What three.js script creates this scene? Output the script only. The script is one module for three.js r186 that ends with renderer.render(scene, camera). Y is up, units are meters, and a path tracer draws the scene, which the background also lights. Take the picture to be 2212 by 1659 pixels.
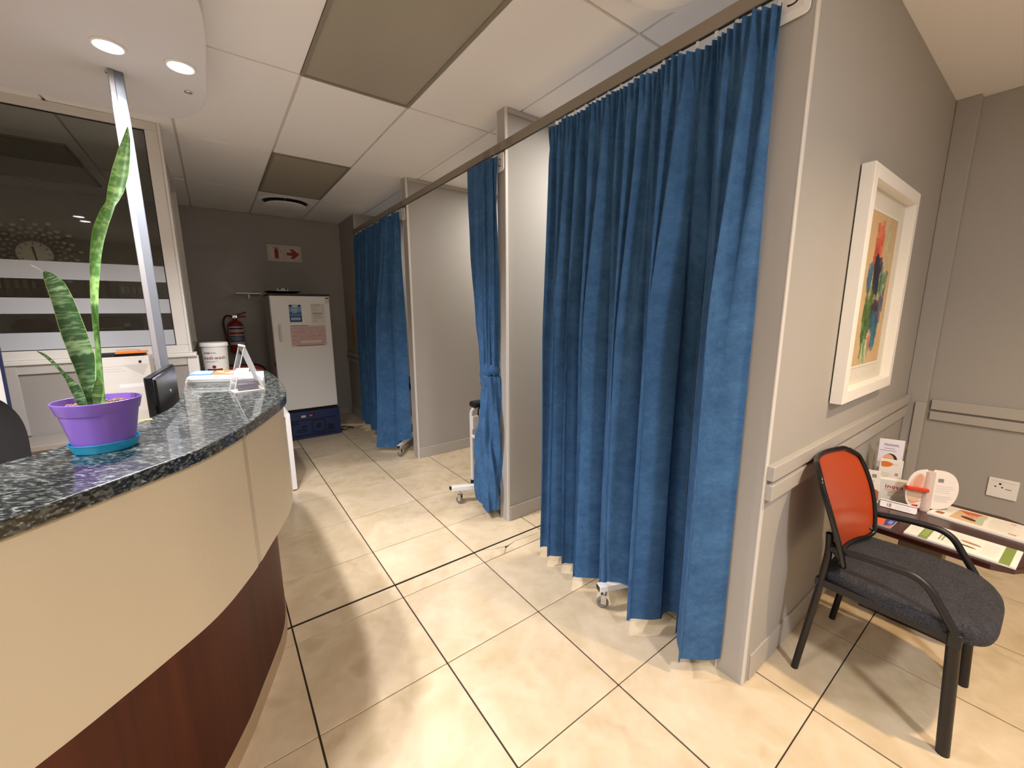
import * as THREE from 'three';
import { RoundedBoxGeometry } from 'three/addons/geometries/RoundedBoxGeometry.js';
import { mergeGeometries, mergeVertices } from 'three/addons/utils/BufferGeometryUtils.js';
import { RectAreaLightUniformsLib } from 'three/addons/lights/RectAreaLightUniformsLib.js';

RectAreaLightUniformsLib.init();
const scene = new THREE.Scene();
scene.background = new THREE.Color(0x050505);

// ---------------------------------------------------------------- camera, exposure
const camera = new THREE.PerspectiveCamera(87.309, 2212 / 1659, 0.05, 60);
camera.rotation.order = 'YXZ';
camera.position.set(-0.1428, 1.4605, 1.8439);
camera.rotation.set(-0.17715, -0.63216, -0.00498);
const renderer = new THREE.WebGLRenderer({ antialias: true });
renderer.toneMapping = THREE.LinearToneMapping;
renderer.toneMappingExposure = 1.45;
renderer.shadowMap.enabled = true;

// ---------------------------------------------------------------- lamps (the fittings are built further down at these places)
const LAMP = {
  down: [[-0.138, -0.50], [-0.355, -0.49], [-1.17, 0.90], [-1.17, 1.17]], downY: 2.48, downPower: 11.5, downColor: 0xf9f8ff,
  waiting: [1.80, 2.35], waitingPower: 9.5, waitingColor: 0xffdfb4,
  lobby: [0.55, 3.2], lobbyPower: 27, lobbyColor: 0xf8f9ff,
  cubicle: [[2.55, -1.3, 9], [2.1, 0.30, 11.5], [2.6, -2.75, 6]], cubicleColor: 0xfff8f0,
  ceiling: 2.66,
};

// ---------------------------------------------------------------- helpers
const V2 = (x, y) => new THREE.Vector2(x, y), V3 = (x, y, z) => new THREE.Vector3(x, y, z);
const used = {};
const numbered = (n) => { used[n] = (used[n] || 0) + 1; return used[n] === 1 ? n : `${n}_${String(used[n] - 1).padStart(3, '0')}`; };
let seed = 7;
const rnd = () => { seed = (seed * 1664525 + 1013904223) % 4294967296; return seed / 4294967296; };
const rr = (a, b) => a + (b - a) * rnd();
function tag(o, label, category, group) { o.userData.label = label; o.userData.category = category; if (group) o.userData.group = group; return o; }
function thing(name, label, category, pos = [0, 0, 0], turn = 0, group) {
  const o = new THREE.Group(); o.name = numbered(name); scene.add(o);
  o.position.set(...pos); o.rotation.y = turn; return tag(o, label, category, group);
}
function structure(name, pos = [0, 0, 0]) {
  const o = new THREE.Group(); o.name = numbered(name); o.position.set(...pos); o.userData.kind = 'structure'; scene.add(o); return o;
}
function put(name, geo, mat, parent = scene, pos, rot) {
  const g = Array.isArray(geo) ? mergeGeometries(geo.map((q) => { const c = q.index ? q.toNonIndexed() : q; for (const k of Object.keys(c.attributes)) if (!['position', 'normal', 'uv'].includes(k)) c.deleteAttribute(k); return c; })) : geo;
  const m = new THREE.Mesh(g, mat); m.name = parent === scene ? numbered(name) : name;
  m.castShadow = m.receiveShadow = true;
  if (pos) m.position.set(...pos); if (rot) m.rotation.set(...rot);
  parent.add(m); return m;
}
function copyOf(root, pos, turn, label, group) {
  const c = root.clone(); c.name = numbered(root.name.replace(/_\d{3}$/, '')); c.userData = { ...root.userData };
  scene.add(c); c.position.set(...pos); c.rotation.y = turn; if (label) c.userData.label = label; if (group) c.userData.group = group; return c;
}
const B = (w, h, d, x = 0, y = 0, z = 0) => new THREE.BoxGeometry(w, h, d).translate(x, y, z);
const RB = (w, h, d, r, x = 0, y = 0, z = 0, s = 2) => new RoundedBoxGeometry(w, h, d, s, r).translate(x, y, z);
const between = (x0, x1, y0, y1, z0, z1, r = 0) => r ? RB(x1 - x0, y1 - y0, z1 - z0, r, (x0 + x1) / 2, (y0 + y1) / 2, (z0 + z1) / 2) : B(x1 - x0, y1 - y0, z1 - z0, (x0 + x1) / 2, (y0 + y1) / 2, (z0 + z1) / 2);
const CY = (r0, r1, h, x = 0, y = 0, z = 0, s = 28) => new THREE.CylinderGeometry(r0, r1, h, s).translate(x, y, z);
function bar(a, b, r, s = 12) {                          // straight round bar between two points
  const A = V3(...a), Bb = V3(...b), d = Bb.clone().sub(A), g = new THREE.CylinderGeometry(r, r, d.length(), s);
  g.applyQuaternion(new THREE.Quaternion().setFromUnitVectors(V3(0, 1, 0), d.normalize())); return g.translate((A.x + Bb.x) / 2, (A.y + Bb.y) / 2, (A.z + Bb.z) / 2);
}
function boxBar(a, b, w, h) {                            // rectangular bar between two points on one level
  const dx = b[0] - a[0], dz = b[2] - a[2], L = Math.hypot(dx, dz);
  return new RoundedBoxGeometry(L, h, w, 2, Math.min(w, h) * 0.15).rotateY(-Math.atan2(dz, dx)).translate((a[0] + b[0]) / 2, (a[1] + b[1]) / 2, (a[2] + b[2]) / 2);
}
function bend(pts, r, rad = 0.03, s = 12, closed = false) {   // round tube along a polyline with rounded corners
  const P = pts.map((p) => V3(...p)), path = new THREE.CurvePath(), n = P.length; let cur = P[0];
  for (let i = 1; i < n - 1; i++) {
    const a = P[i - 1].clone().sub(P[i]), b = P[i + 1].clone().sub(P[i]), k = Math.min(rad, a.length() * 0.45, b.length() * 0.45);
    const s0 = P[i].clone().add(a.normalize().multiplyScalar(k)), s1 = P[i].clone().add(b.normalize().multiplyScalar(k));
    path.add(new THREE.LineCurve3(cur, s0)); path.add(new THREE.QuadraticBezierCurve3(s0, P[i], s1)); cur = s1;
  }
  path.add(new THREE.LineCurve3(cur, P[n - 1]));
  const pt = path.getSpacedPoints(Math.max(12, n * 10));
  return new THREE.TubeGeometry(new THREE.CatmullRomCurve3(pt, closed, 'centripetal'), pt.length * 2, r, s, closed);
}
const smooth = (pts, r, seg = 40, s = 10) => new THREE.TubeGeometry(new THREE.CatmullRomCurve3(pts.map((p) => V3(...p))), seg, r, s);
function grid(nu, nv, f, uvf) {                          // surface from f(u, v) -> [x, y, z]
  const pos = [], uv = [], idx = [];
  for (let j = 0; j <= nv; j++) for (let i = 0; i <= nu; i++) { pos.push(...f(i / nu, j / nv)); uv.push(...(uvf ? uvf(i / nu, j / nv) : [i / nu, j / nv])); }
  for (let j = 0; j < nv; j++) for (let i = 0; i < nu; i++) { const a = j * (nu + 1) + i, b = a + 1, c = a + nu + 1, d = c + 1; idx.push(a, b, d, a, d, c); }
  const g = new THREE.BufferGeometry(); g.setAttribute('position', new THREE.Float32BufferAttribute(pos, 3)); g.setAttribute('uv', new THREE.Float32BufferAttribute(uv, 2)); g.setIndex(idx); g.computeVertexNormals(); return g;
}
function slab(poly, y0, y1, bevel = 0) {                 // plan polygon [x, z] extruded upwards from y0 to y1
  const sh = new THREE.Shape(poly.map(([x, z]) => V2(x, -z)));
  const g = new THREE.ExtrudeGeometry(sh, { depth: y1 - y0 - 2 * bevel, bevelEnabled: bevel > 0, bevelThickness: bevel, bevelSize: bevel, bevelOffset: -bevel, bevelSegments: 3, curveSegments: 8 });
  return g.rotateX(-Math.PI / 2).translate(0, y0 + bevel, 0);
}
function lathe(prof, seg = 48) { return new THREE.LatheGeometry(prof.map(([r, y]) => V2(r, y)), seg); }
function plateXY(poly, depth, bevel = 0.001) {           // outline in x, y with thickness along z
  const sh = new THREE.Shape(poly.map(([x, y]) => V2(x, y)));
  return new THREE.ExtrudeGeometry(sh, { depth: depth - 2 * bevel, bevelEnabled: bevel > 0, bevelThickness: bevel, bevelSize: bevel, bevelOffset: -bevel, bevelSegments: 1, curveSegments: 10 }).translate(0, 0, bevel);
}
function roundedPoly(w, h, r, n = 6) {
  const p = []; for (const [cx, cy, a0] of [[w / 2 - r, h / 2 - r, 0], [-w / 2 + r, h / 2 - r, 1], [-w / 2 + r, -h / 2 + r, 2], [w / 2 - r, -h / 2 + r, 3]]) for (let i = 0; i <= n; i++) { const a = (a0 + i / n) * Math.PI / 2; p.push([cx + r * Math.cos(a), cy + r * Math.sin(a)]); } return p;
}

// ---------------------------------------------------------------- procedural textures
const hash = (x, y, s) => { let h = (x * 374761393 + y * 668265263 + s * 2147483647) | 0; h = Math.imul(h ^ (h >>> 13), 1274126177); h ^= h >>> 16; return (h >>> 0) / 4294967295; };
function vn(x, y, p, s) {                                // value noise that repeats every p cells
  const xi = Math.floor(x), yi = Math.floor(y), fx = x - xi, fy = y - yi, u = fx * fx * (3 - 2 * fx), v = fy * fy * (3 - 2 * fy), w = (a) => ((a % p) + p) % p;
  const a = hash(w(xi), w(yi), s), b = hash(w(xi + 1), w(yi), s), c = hash(w(xi), w(yi + 1), s), d = hash(w(xi + 1), w(yi + 1), s);
  return a + (b - a) * u + (c - a) * v + (a - b - c + d) * u * v;
}
function fbm(u, v, f, oct, s, gain = 0.5) { let t = 0, a = 1, n = 0; for (let i = 0; i < oct; i++) { t += a * vn(u * f, v * f, f, s + i * 17); n += a; a *= gain; f *= 2; } return t / n; }
function texture(n, f, color = true) {
  const d = new Uint8Array(n * n * 4);
  for (let j = 0; j < n; j++) for (let i = 0; i < n; i++) { const c = f(i / n, j / n), k = (j * n + i) * 4; d[k] = Math.max(0, Math.min(255, c[0])); d[k + 1] = Math.max(0, Math.min(255, c[1])); d[k + 2] = Math.max(0, Math.min(255, c[2])); d[k + 3] = 255; }
  const t = new THREE.DataTexture(d, n, n); t.wrapS = t.wrapT = THREE.RepeatWrapping; t.magFilter = THREE.LinearFilter; t.minFilter = THREE.LinearMipmapLinearFilter; t.generateMipmaps = true;
  if (color) t.colorSpace = THREE.SRGBColorSpace; t.needsUpdate = true; return t;
}
function canvasTexture(w, h, draw) {
  const c = document.createElement('canvas'); c.width = w; c.height = h; const g = c.getContext('2d'); draw(g, w, h);
  const t = new THREE.CanvasTexture(c); t.colorSpace = THREE.SRGBColorSpace; return t;
}
const lines = (g, x, y, w, n, gap, col, th = 2) => { g.fillStyle = col; for (let i = 0; i < n; i++) g.fillRect(x, y + i * gap, w * (0.72 + 0.28 * hash(i, n, x | 0)), th); };
const rep = (t, sx, sy) => { const c = t.clone(); c.repeat.set(sx, sy); c.needsUpdate = true; return c; };

const marble = texture(1024, (u, v) => {                 // two metres of cream ceramic tile glaze
  const a = fbm(u, v, 8, 5, 3), b = fbm(u + 0.12 * a, v + 0.1 * a, 16, 4, 41), c = fbm(u, v, 64, 3, 90);
  let k = (a - 0.5) * 26 + (b - 0.5) * 30 + (c - 0.5) * 10; const e = b > 0.58 ? (b - 0.58) * 95 : 0; k -= e;
  return [214 + k, 193 + k * 1.05, 160 + k * 1.3];
});
const granite = texture(1024, (u, v) => {                // one metre of flaked dark granite
  const w = fbm(u, v, 16, 3, 5), a = vn(u * 64 + w * 2.4, v * 150 + w * 3, 2048, 11), b = vn(u * 110, v * 240, 4096, 23), c = vn(u * 48, v * 90 + w * 2, 2048, 37);
  let k = 34 + 26 * c; if (a > 0.54) k += Math.min(1, (a - 0.54) * 12) * (52 + 60 * c); if (b > 0.72) k += 84 * Math.min(1, (b - 0.72) * 12); if (a < 0.34) k -= 30;
  k = Math.max(7, k * 0.70 - 10); return [k * 0.96, k * 1.02, k * 0.95];
});
const wood = texture(512, (u, v) => {
  const a = fbm(u, v * 0.06 + 0.2, 16, 5, 8), b = fbm(u, v * 0.03, 64, 3, 19), k = (a - 0.5) * 46 + (b - 0.5) * 26;
  return [78 + k * 0.75, 36 + k * 0.42, 18 + k * 0.26];
});
const suede = texture(1024, (u, v) => {
  const a = fbm(u, v, 12, 4, 51), b = fbm(u, v, 48, 4, 77), c = fbm(u, v, 170, 2, 33), k = (a - 0.5) * 22 + (b - 0.5) * 26 + (c - 0.5) * 14;
  return [54 + k * 0.85, 97 + k * 0.98, 142 + k * 1.05];
});
const paintGrain = texture(512, (u, v) => { const k = 128 + (fbm(u, v, 64, 3, 14) - 0.5) * 120 + (fbm(u, v, 200, 2, 4) - 0.5) * 70; return [k, k, k]; }, false);
const cloth = texture(256, (u, v) => { const k = 150 + (vn(u * 128, v * 128, 128, 3) - 0.5) * 90 + (fbm(u, v, 8, 3, 9) - 0.5) * 30; return [k, k, k * 1.02]; });

// ---------------------------------------------------------------- materials
const std = (color, roughness = 0.6, o = {}) => new THREE.MeshStandardMaterial({ color, roughness, ...o });
const phys = (color, roughness = 0.6, o = {}) => new THREE.MeshPhysicalMaterial({ color, roughness, ...o });
const wallPaint = std(0xaaa59e, 0.72, { bumpMap: rep(paintGrain, 2, 2), bumpScale: 0.0004 });
const palePaint = std(0xd9d3ca, 0.75);
const trimPaint = std(0xb4aea6, 0.5);
const ceilPaint = std(0xf5f1ee, 0.85);
const tBarPaint = std(0xd9d1c7, 0.7);
const profileMat = std(0xd9d3ca, 0.42);
const tileMat = phys(0xffffff, 0.3, { map: marble, clearcoat: 0.25, clearcoatRoughness: 0.18 });
const groutMat = std(0x35261b, 0.95);
const creamMat = phys(0xcfbfa2, 0.42, { clearcoat: 0.15, clearcoatRoughness: 0.35 });
const seamMat = std(0xb5a78f, 0.3);
const woodMat = phys(0xffffff, 0.55, { map: wood, specularIntensity: 0.5 });
const graniteMat = phys(0xffffff, 0.4, { map: granite, clearcoat: 1, clearcoatRoughness: 0.03 });
const curtainMat = phys(0xffffff, 0.85, { map: suede, side: THREE.DoubleSide, sheen: 1, sheenRoughness: 0.4, sheenColor: new THREE.Color(0.16, 0.28, 0.42) });
const alu = std(0xc9c9cc, 0.34, { metalness: 0.85 });
const aluDull = std(0xb9b2a8, 0.45, { metalness: 0.55 });
const chrome = std(0xd6d6d8, 0.15, { metalness: 1 });
const white = std(0xeeebe6, 0.5), whiteGloss = phys(0xf2efea, 0.3), paper = std(0xf4f2ee, 0.8), paperSide = std(0xdedbd6, 0.9);
const black = std(0x141314, 0.45), blackMatt = std(0x101011, 0.8), blackGloss = phys(0x0d0d0f, 0.22), rubber = std(0x3c3c3d, 0.8), greyRubber = std(0x77746f, 0.7);
const whiteTube = phys(0xe6e2dc, 0.32);
const offLight = phys(0xa8a08f, 0.3, { bumpMap: rep(paintGrain, 6, 6), bumpScale: 0.0006 });
const glass = phys(0xffffff, 0.02, { transmission: 1, thickness: 0, ior: 1.5, color: new THREE.Color(0.78, 0.79, 0.77) });
const frost = phys(0xc9ccd0, 0.7, { transmission: 0.2, thickness: 0 });
const acrylic = phys(0xffffff, 0.04, { transmission: 1, thickness: 0, ior: 1.49, color: new THREE.Color(0.95, 0.95, 0.95) });

const glow = (c, k) => std(0xffffff, 0.5, { emissive: c, emissiveIntensity: k });

// ---------------------------------------------------------------- the room shell
const CH = LAMP.ceiling, XR = 3.56, ZB = -4.25, XL = -2.7, ZF = 4.3, XI = -0.30;

// floor: every tile a part, grout bed between
{
  const floor = structure('floor');
  put('grout_bed', between(XL - 0.1, XR + 0.1, -0.12, -0.004, ZB - 0.1, ZF + 0.1), groutMat, floor);
  const zs = []; for (let k = 8; k >= 1; k--) zs.push(0.4953 * k); zs.push(0, -0.1225); for (let k = 0; k < 9; k++) zs.push(-0.5007 - 0.4953 * k);
  const geos = {};
  const tileGeo = (w, d, v) => {
    const key = `${w.toFixed(3)}_${d.toFixed(3)}_${v}`; if (geos[key]) return geos[key];
    const g = new RoundedBoxGeometry(w, 0.012, d, 1, 0.0012), p = g.attributes.position, uv = g.attributes.uv, ou = (v * 0.37) % 1, ov = (v * 0.61) % 1;
    for (let i = 0; i < p.count; i++) { const s = v & 1 ? -1 : 1; uv.setXY(i, ou + s * p.getX(i) / 2, ov + p.getZ(i) / 2); }
    return (geos[key] = g);
  };
  let n = 0;
  for (let j = 0; j < zs.length - 1; j++) {
    const za = zs[j], zb = Math.max(zs[j + 1], ZB); if (za - zb < 0.01) continue;
    const cut = j === 8, gap = cut ? 0.005 : 0.004;
    for (let i = -6; i < 8; i++) {
      const x0 = Math.max(i * 0.5, XL), x1 = Math.min((i + 1) * 0.5, XR); if (x1 - x0 < 0.03) continue;
      if (cut && i === 2) continue;
      const bottom = cut ? 0.006 : 0, w = x1 - x0 - 0.0066, d = za - zb - gap - bottom;
      put('tile', tileGeo(w, d, n++ % 9), tileMat, floor, [(x0 + x1) / 2, -0.006 + rr(-0.0004, 0.0004), (za + zb) / 2 + bottom / 2]);
    }
  }
  // the cracked narrow tile in front of the third cubicle, in four shards
  const sh = (pts) => { const g = slab(pts, -0.011, 0, 0); const p = g.attributes.position, uv = g.attributes.uv; for (let i = 0; i < p.count; i++) uv.setXY(i, 0.3 + p.getX(i) / 2, 0.2 + p.getZ(i) / 2); return g; };
  const crackTop = [[1.06, -0.112], [1.127, -0.077], [1.186, -0.062]], crackEnd = [[1.226, -0.058], [1.277, -0.074], [1.497, -0.056]];
  put('tile', sh([[1.0028, -0.1135], [1.055, -0.1135], ...crackTop.slice(1).map(([x, z]) => [x, z + 0.0012]), [1.184, -0.045], [1.144, -0.0025], [1.0028, -0.0025]]), tileMat, floor);
  put('tile', sh([[1.062, -0.1135], [1.4972, -0.1135], [1.4972, -0.0575], [1.277, -0.0756], [1.222, -0.0625], [1.19, -0.0655], [1.127, -0.0795]]), tileMat, floor);
  put('tile', sh([[1.1895, -0.045], [1.225, -0.0565], [1.277, -0.0722], [1.4972, -0.0545], [1.4972, -0.0025], [1.147, -0.0025]]), tileMat, floor);
  // expansion strip of two thin dark metal fillets
  put('expansion_strip', [between(XL, XR, -0.008, 0.0008, -0.1210, -0.1180), between(XL, XR, -0.008, 0.0008, -0.1262, -0.1235)], std(0x4a4036, 0.5, { metalness: 0.5 }), floor);
}

const VENTS = [[0.64, -3.44, 0.225], [1.30, 0.86, 0.195]];
// ceiling: hard slab over the waiting area, grid of panels over the corridor and cubicles
{
  const ceiling = structure('ceiling');
  const holed = (x0, x1, z0, z1, y0, y1, holes) => {
    const sh = new THREE.Shape([[x0, z0], [x1, z0], [x1, z1], [x0, z1]].map(([x, z]) => V2(x, -z)));
    for (const [hx, hz, r] of holes) { const p = new THREE.Path(); p.absarc(hx, -hz, r, 0, Math.PI * 2, true); sh.holes.push(p); }
    return new THREE.ExtrudeGeometry(sh, { depth: y1 - y0, bevelEnabled: false, curveSegments: 40 }).rotateX(-Math.PI / 2).translate(0, y0, 0);
  };
  put('ceiling_slab', holed(XL - 0.1, XR + 0.1, ZB - 0.1, ZF + 0.1, CH + 0.012, CH + 0.14, VENTS), tBarPaint, ceiling);
  for (const [x, z, r] of VENTS) put('duct', [new THREE.CylinderGeometry(r, r, 0.45, 40, 1, true).translate(x, CH + 0.235, z), CY(r, r, 0.004, x, CH + 0.46, z, 40)], std(0x8c8f92, 0.5, { metalness: 0.6, side: THREE.DoubleSide }), ceiling);
  put('ceiling_board', between(1.508, XR, CH + 0.0005, CH + 0.0145, 1.235, ZF, 0.002), ceilPaint, ceiling);
  const xs = [-2.7, -1.94, -1.36, -0.785, -0.21, 0.357, 0.93, 1.505, 2.08, 2.65, 3.22, 3.56], zl = [ZB, -3.10, -1.90, -0.655, 0.555, 1.76, 2.97, 4.3];
  for (let j = 0; j < zl.length - 1; j++) for (let i = 0; i < xs.length - 1; i++) {
    if (i === 5 && (j === 1 || j === 3)) continue;        // the two light fittings
    if (i >= 7 && j >= 5) continue;                        // plain board over the waiting area
    const zEnd = i >= 7 && j === 4 ? 1.235 : zl[j + 1], w = xs[i + 1] - xs[i], d = zEnd - zl[j], y = CH + 0.0075 + rr(-0.0012, 0.0012), xc = (xs[i] + xs[i + 1]) / 2, zc = (zl[j] + zEnd) / 2;
    const hole = VENTS.filter(([x, z]) => Math.abs(x - xc) < w / 2 && Math.abs(z - zc) < d / 2);
    if (hole.length) put('ceiling_panel', holed(xc - w / 2 + 0.007, xc + w / 2 - 0.007, zc - d / 2 + 0.007, zc + d / 2 - 0.007, y - 0.007, y + 0.007, hole), ceilPaint, ceiling);
    else put('ceiling_panel', new RoundedBoxGeometry(w - 0.014, 0.014, d - 0.014, 1, 0.003), ceilPaint, ceiling, [xc, y, zc]);
  }
}

function wallPart(name, boxes, mat) { const w = structure(name); put('wall_panel', boxes, mat, w); return w; }
wallPart('wall_back', [between(XL, XR, 0, CH, ZB - 0.12, ZB)], wallPaint);
wallPart('wall_left', [between(XL - 0.12, XL, 0, CH, ZB, ZF)], palePaint);
wallPart('wall_front', [between(XL, XR, 0, CH, ZF, ZF + 0.12)], palePaint);
const wallRight = wallPart('wall_right', [between(XR, XR + 0.12, 0, CH, ZB, ZF)], wallPaint);
put('column', between(3.49, XR, 0, CH, 1.285, 1.385, 0.004), wallPaint, wallRight);
put('conduit_cover', between(3.474, 3.49, 0, 0.875, 1.335, 1.382, 0.003), trimPaint, wallRight);
for (const [y0, y1] of [[0.828, 0.892], [0.762, 0.815]]) put('dado_rail', between(XR - 0.022, XR, y0, y1, 1.40, ZF - 0.05, 0.003), trimPaint, wallRight);
put('skirting', between(XR - 0.014, XR, 0, 0.11, 1.40, ZF - 0.02, 0.003), trimPaint, wallRight);
{
  const bb = structure('baseboard_back'); put('skirting', between(XI, 1.33, 0, 0.1, ZB, ZB + 0.014, 0.003), trimPaint, bb);
}

// cubicle partitions
function partition(zc, th, waiting) {
  const w = structure('wall_cubicle', [0, 0, 0]), x0 = 1.385, z0 = zc - th / 2, z1 = zc + th / 2;
  put('wall_panel', between(x0 + 0.012, XR, 0, CH, z0 + 0.006, z1 - (waiting ? 0.0008 : 0.006)), wallPaint, w);
  put('end_cap', between(x0, x0 + 0.012, 0, CH, z0 + 0.002, z1 - 0.002, 0.002), trimPaint, w);
  for (const [a, b] of [[z0, z0 + 0.008], [z1 - 0.008, z1]]) put('corner_profile', between(x0 - 0.001, x0 + 0.020, 0, CH, a, b, 0.003), profileMat, w);
  for (const s of [-1, 1]) {
    if (s > 0 && waiting) continue;
    const a = s < 0 ? z0 - 0.006 : z1 - 0.006, b = a + 0.012;
    put('skirting', between(x0 + 0.021, XR, 0, 0.105, a, b, 0.003), trimPaint, w);
    put('top_rail', between(x0 + 0.021, XR, CH - 0.03, CH, a, b, 0.003), trimPaint, w);
  }
  return w;
}
partition(-1.907, 0.104, false);
partition(-0.344, 0.090, false);
const p3 = partition(1.230, 0.110, true);
put('skirting', between(1.43, 3.47, 0, 0.115, 1.279, 1.290, 0.003), trimPaint, p3);
for (const [y0, y1] of [[0.862, 0.916], [0.787, 0.846]]) put('dado_rail', between(1.392, 3.47, y0, y1, 1.283, 1.309, 0.003), trimPaint, p3);
{
  const w = structure('wall_cubicle');                    // the wall beyond the first cubicle, thick return towards the back wall
  put('wall_panel', between(1.385, 3.5, 0, CH, ZB, -3.53), wallPaint, w);
  put('corner_profile', between(1.378, 1.40, 0, CH, -3.538, -3.518, 0.003), trimPaint, w);
  for (const [y0, y1] of [[0.86, 0.915], [0.785, 0.845]]) put('dado_rail', between(1.362, 1.385, y0, y1, -4.23, -3.56, 0.003), trimPaint, w);
  put('skirting', between(1.373, 1.385, 0, 0.11, -4.24, -3.55, 0.003), trimPaint, w);
}

// side wall with sliding-door profiles between the window and the back wall
{
  const w = structure('wall_side');
  put('wall_panel', [between(XI - 0.10, XI - 0.02, 0, CH, ZB, -3.42), between(XI - 0.1, XI - 0.02, 0, 1.17, -3.42, -1.86)], wallPaint, w);
  for (const [z, d, x] of [[-1.95, 0.05, 0.03], [-2.25, 0.03, 0.015], [-2.9, 0.03, 0.01], [-3.40, 0.05, 0.028]]) put('door_profile', between(XI - 0.06, XI - 0.06 + x + 0.035, 1.17, CH, z - d / 2, z + d / 2, 0.004), profileMat, w);
  put('sill', between(XI - 0.11, XI + 0.0, 1.15, 1.18, -3.42, -1.86, 0.004), profileMat, w);
  put('pane', between(XI - 0.055, XI - 0.049, 1.18, CH - 0.05, -3.38, -1.97), glass, w);
  put('top_track', between(XI - 0.09, XI - 0.005, CH - 0.06, CH, -3.42, -1.86, 0.004), profileMat, w);
}

// the office window behind the counter: low wall, frame, panes, frosted bands
{
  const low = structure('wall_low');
  put('wall_panel', between(XL, -0.30, 0, 1.165, -1.86, -1.76), std(0x958e86, 0.75), low);  // tone darkened from wallPaint to stand in for weaker downlight on this wall
  put('end_post', between(-0.318, -0.255, 0, 1.165, -1.865, -1.752, 0.003), profileMat, low);
  put('wall_trim', [between(-1.16, -1.10, 0.74, 1.165, -1.76, -1.745, 0.002), between(XL, -0.32, 1.11, 1.165, -1.76, -1.748, 0.002)], trimPaint, low);
  const win = structure('window_1');
  put('sill', between(XL, -0.262, 1.165, 1.19, -1.875, -1.735, 0.004), profileMat, win);
  put('window_frame', [between(XL, -0.30, 1.19, 1.245, -1.83, -1.775, 0.004), between(XL, -0.30, CH - 0.048, CH, -1.83, -1.775, 0.004), between(-0.365, -0.30, 1.245, CH - 0.048, -1.83, -1.775, 0.004), between(-0.30, -0.285, 1.19, CH, -1.85, -1.765, 0.003)], profileMat, win);
  put('gasket', [between(XL, -0.365, 1.245, 1.250, -1.805, -1.797), between(-0.370, -0.365, 1.25, CH - 0.048, -1.806, -1.796), between(XL, -0.365, CH - 0.053, CH - 0.048, -1.806, -1.796)], blackMatt, win);
  put('pane', between(XL, -0.366, 1.247, CH - 0.05, -1.804, -1.798), glass, win);
  for (const [y0, y1] of [[1.25, 1.352], [1.464, 1.557], [1.668, 1.772]]) put('frosted_band', between(XL, -0.371, y0, y1, -1.7975, -1.7965), frost, win);
}

// lowered bulkhead over the counter
{
  const pl = [[-2.7, 1.5], [-1.6, 1.46], [-1.0, 1.30], [-0.60, 1.0], [-0.33, 0.66], [-0.16, 0.32], [-0.075, 0.02], [-0.052, -0.16], [-0.05, -0.46], [-0.056, -0.76], [-0.1, -0.98], [-0.22, -1.12], [-0.5, -1.17], [-2.7, -1.2]];
  const c = new THREE.SplineCurve(pl.slice(1, 13).map(([x, z]) => V2(x, z))).getPoints(70).map((p) => [p.x, p.y]);
  const bh = structure('ceiling_bulkhead'); put('bulkhead_panel', slab([[-2.7, 1.5], ...c, [-2.7, -1.2]], LAMP.downY, CH + 0.012, 0.003), std(0xd6d2d1, 0.85), bh);
}

// ---------------------------------------------------------------- lamps as things
{
  const labels = ['bright round downlight in the counter bulkhead nearer the ceiling grid', 'bright round downlight in the counter bulkhead directly above the grey metal post', 'downlight out of frame at left, the upper of the two mirrored in the office window', 'downlight out of frame at left, the lower of the two mirrored in the office window'];
  LAMP.down.forEach(([x, z], i) => {
    const t = thing('downlight', labels[i], 'downlight', [x, LAMP.downY, z], 0, 'downlights in the counter bulkhead');
    put('rim', new THREE.TorusGeometry(0.047, 0.006, 10, 40).rotateX(Math.PI / 2), white, t, [0, -0.002, 0]);
    put('lamp_face', CY(0.041, 0.041, 0.006, 0, -0.002, 0, 36), glow(LAMP.downColor, 22), t);
    const s = new THREE.SpotLight(LAMP.downColor, LAMP.downPower, 0, 1.2, 1, 2); s.position.set(0, -0.012, 0); s.target.position.set(0, -1, 0); s.castShadow = true; s.shadow.radius = 2.0; t.add(s, s.target); s.name = 'lamp_light'; s.target.name = 'lamp_target';
  });
  const roundLamp = (name, label, x, z, r, power, color, k, spot) => {
    const t = thing(name, label, 'ceiling light', [x, CH, z]);
    put('base_ring', lathe([[0, 0], [r + 0.015, 0], [r + 0.015, -0.02], [r, -0.03], [r - 0.01, -0.03], [r - 0.01, -0.012], [0, -0.012]], 40), white, t);
    put('diffuser', CY(r - 0.011, r - 0.011, 0.012, 0, -0.022, 0, 40), glow(color, k), t);
    if (spot) { const s = new THREE.SpotLight(color, spot, 0, 1.12, 0.8, 2); s.position.set(0, -0.04, 0); s.target.position.set(0, -1, 0); s.castShadow = true; s.shadow.radius = 2; s.name = 'lamp_light'; s.target.name = 'lamp_target'; t.add(s, s.target); return; }
    const a = new THREE.RectAreaLight(color, power, r * 1.75, r * 1.75); a.position.set(0, -0.034, 0); a.rotation.x = -Math.PI / 2; a.name = 'lamp_light'; t.add(a);
  };
  roundLamp('ceiling_light', 'warm round ceiling light above the orange mesh chair, out of frame', ...LAMP.waiting, 0.12, 0, LAMP.waitingColor, 8, LAMP.waitingPower);
  roundLamp('ceiling_light', 'warm round ceiling light in the lobby behind the viewpoint', ...LAMP.lobby, 0.14, LAMP.lobbyPower * 8, LAMP.lobbyColor, 6);
  const cl = ['round ceiling light inside the open second cubicle', 'round ceiling light inside the third cubicle behind the drawn curtain', 'round ceiling light inside the farthest cubicle behind its curtain'];
  LAMP.cubicle.forEach(([x, z, p], i) => roundLamp('ceiling_light', cl[i], x, z, 0.15, p * 8, LAMP.cubicleColor, 5));
}

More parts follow.
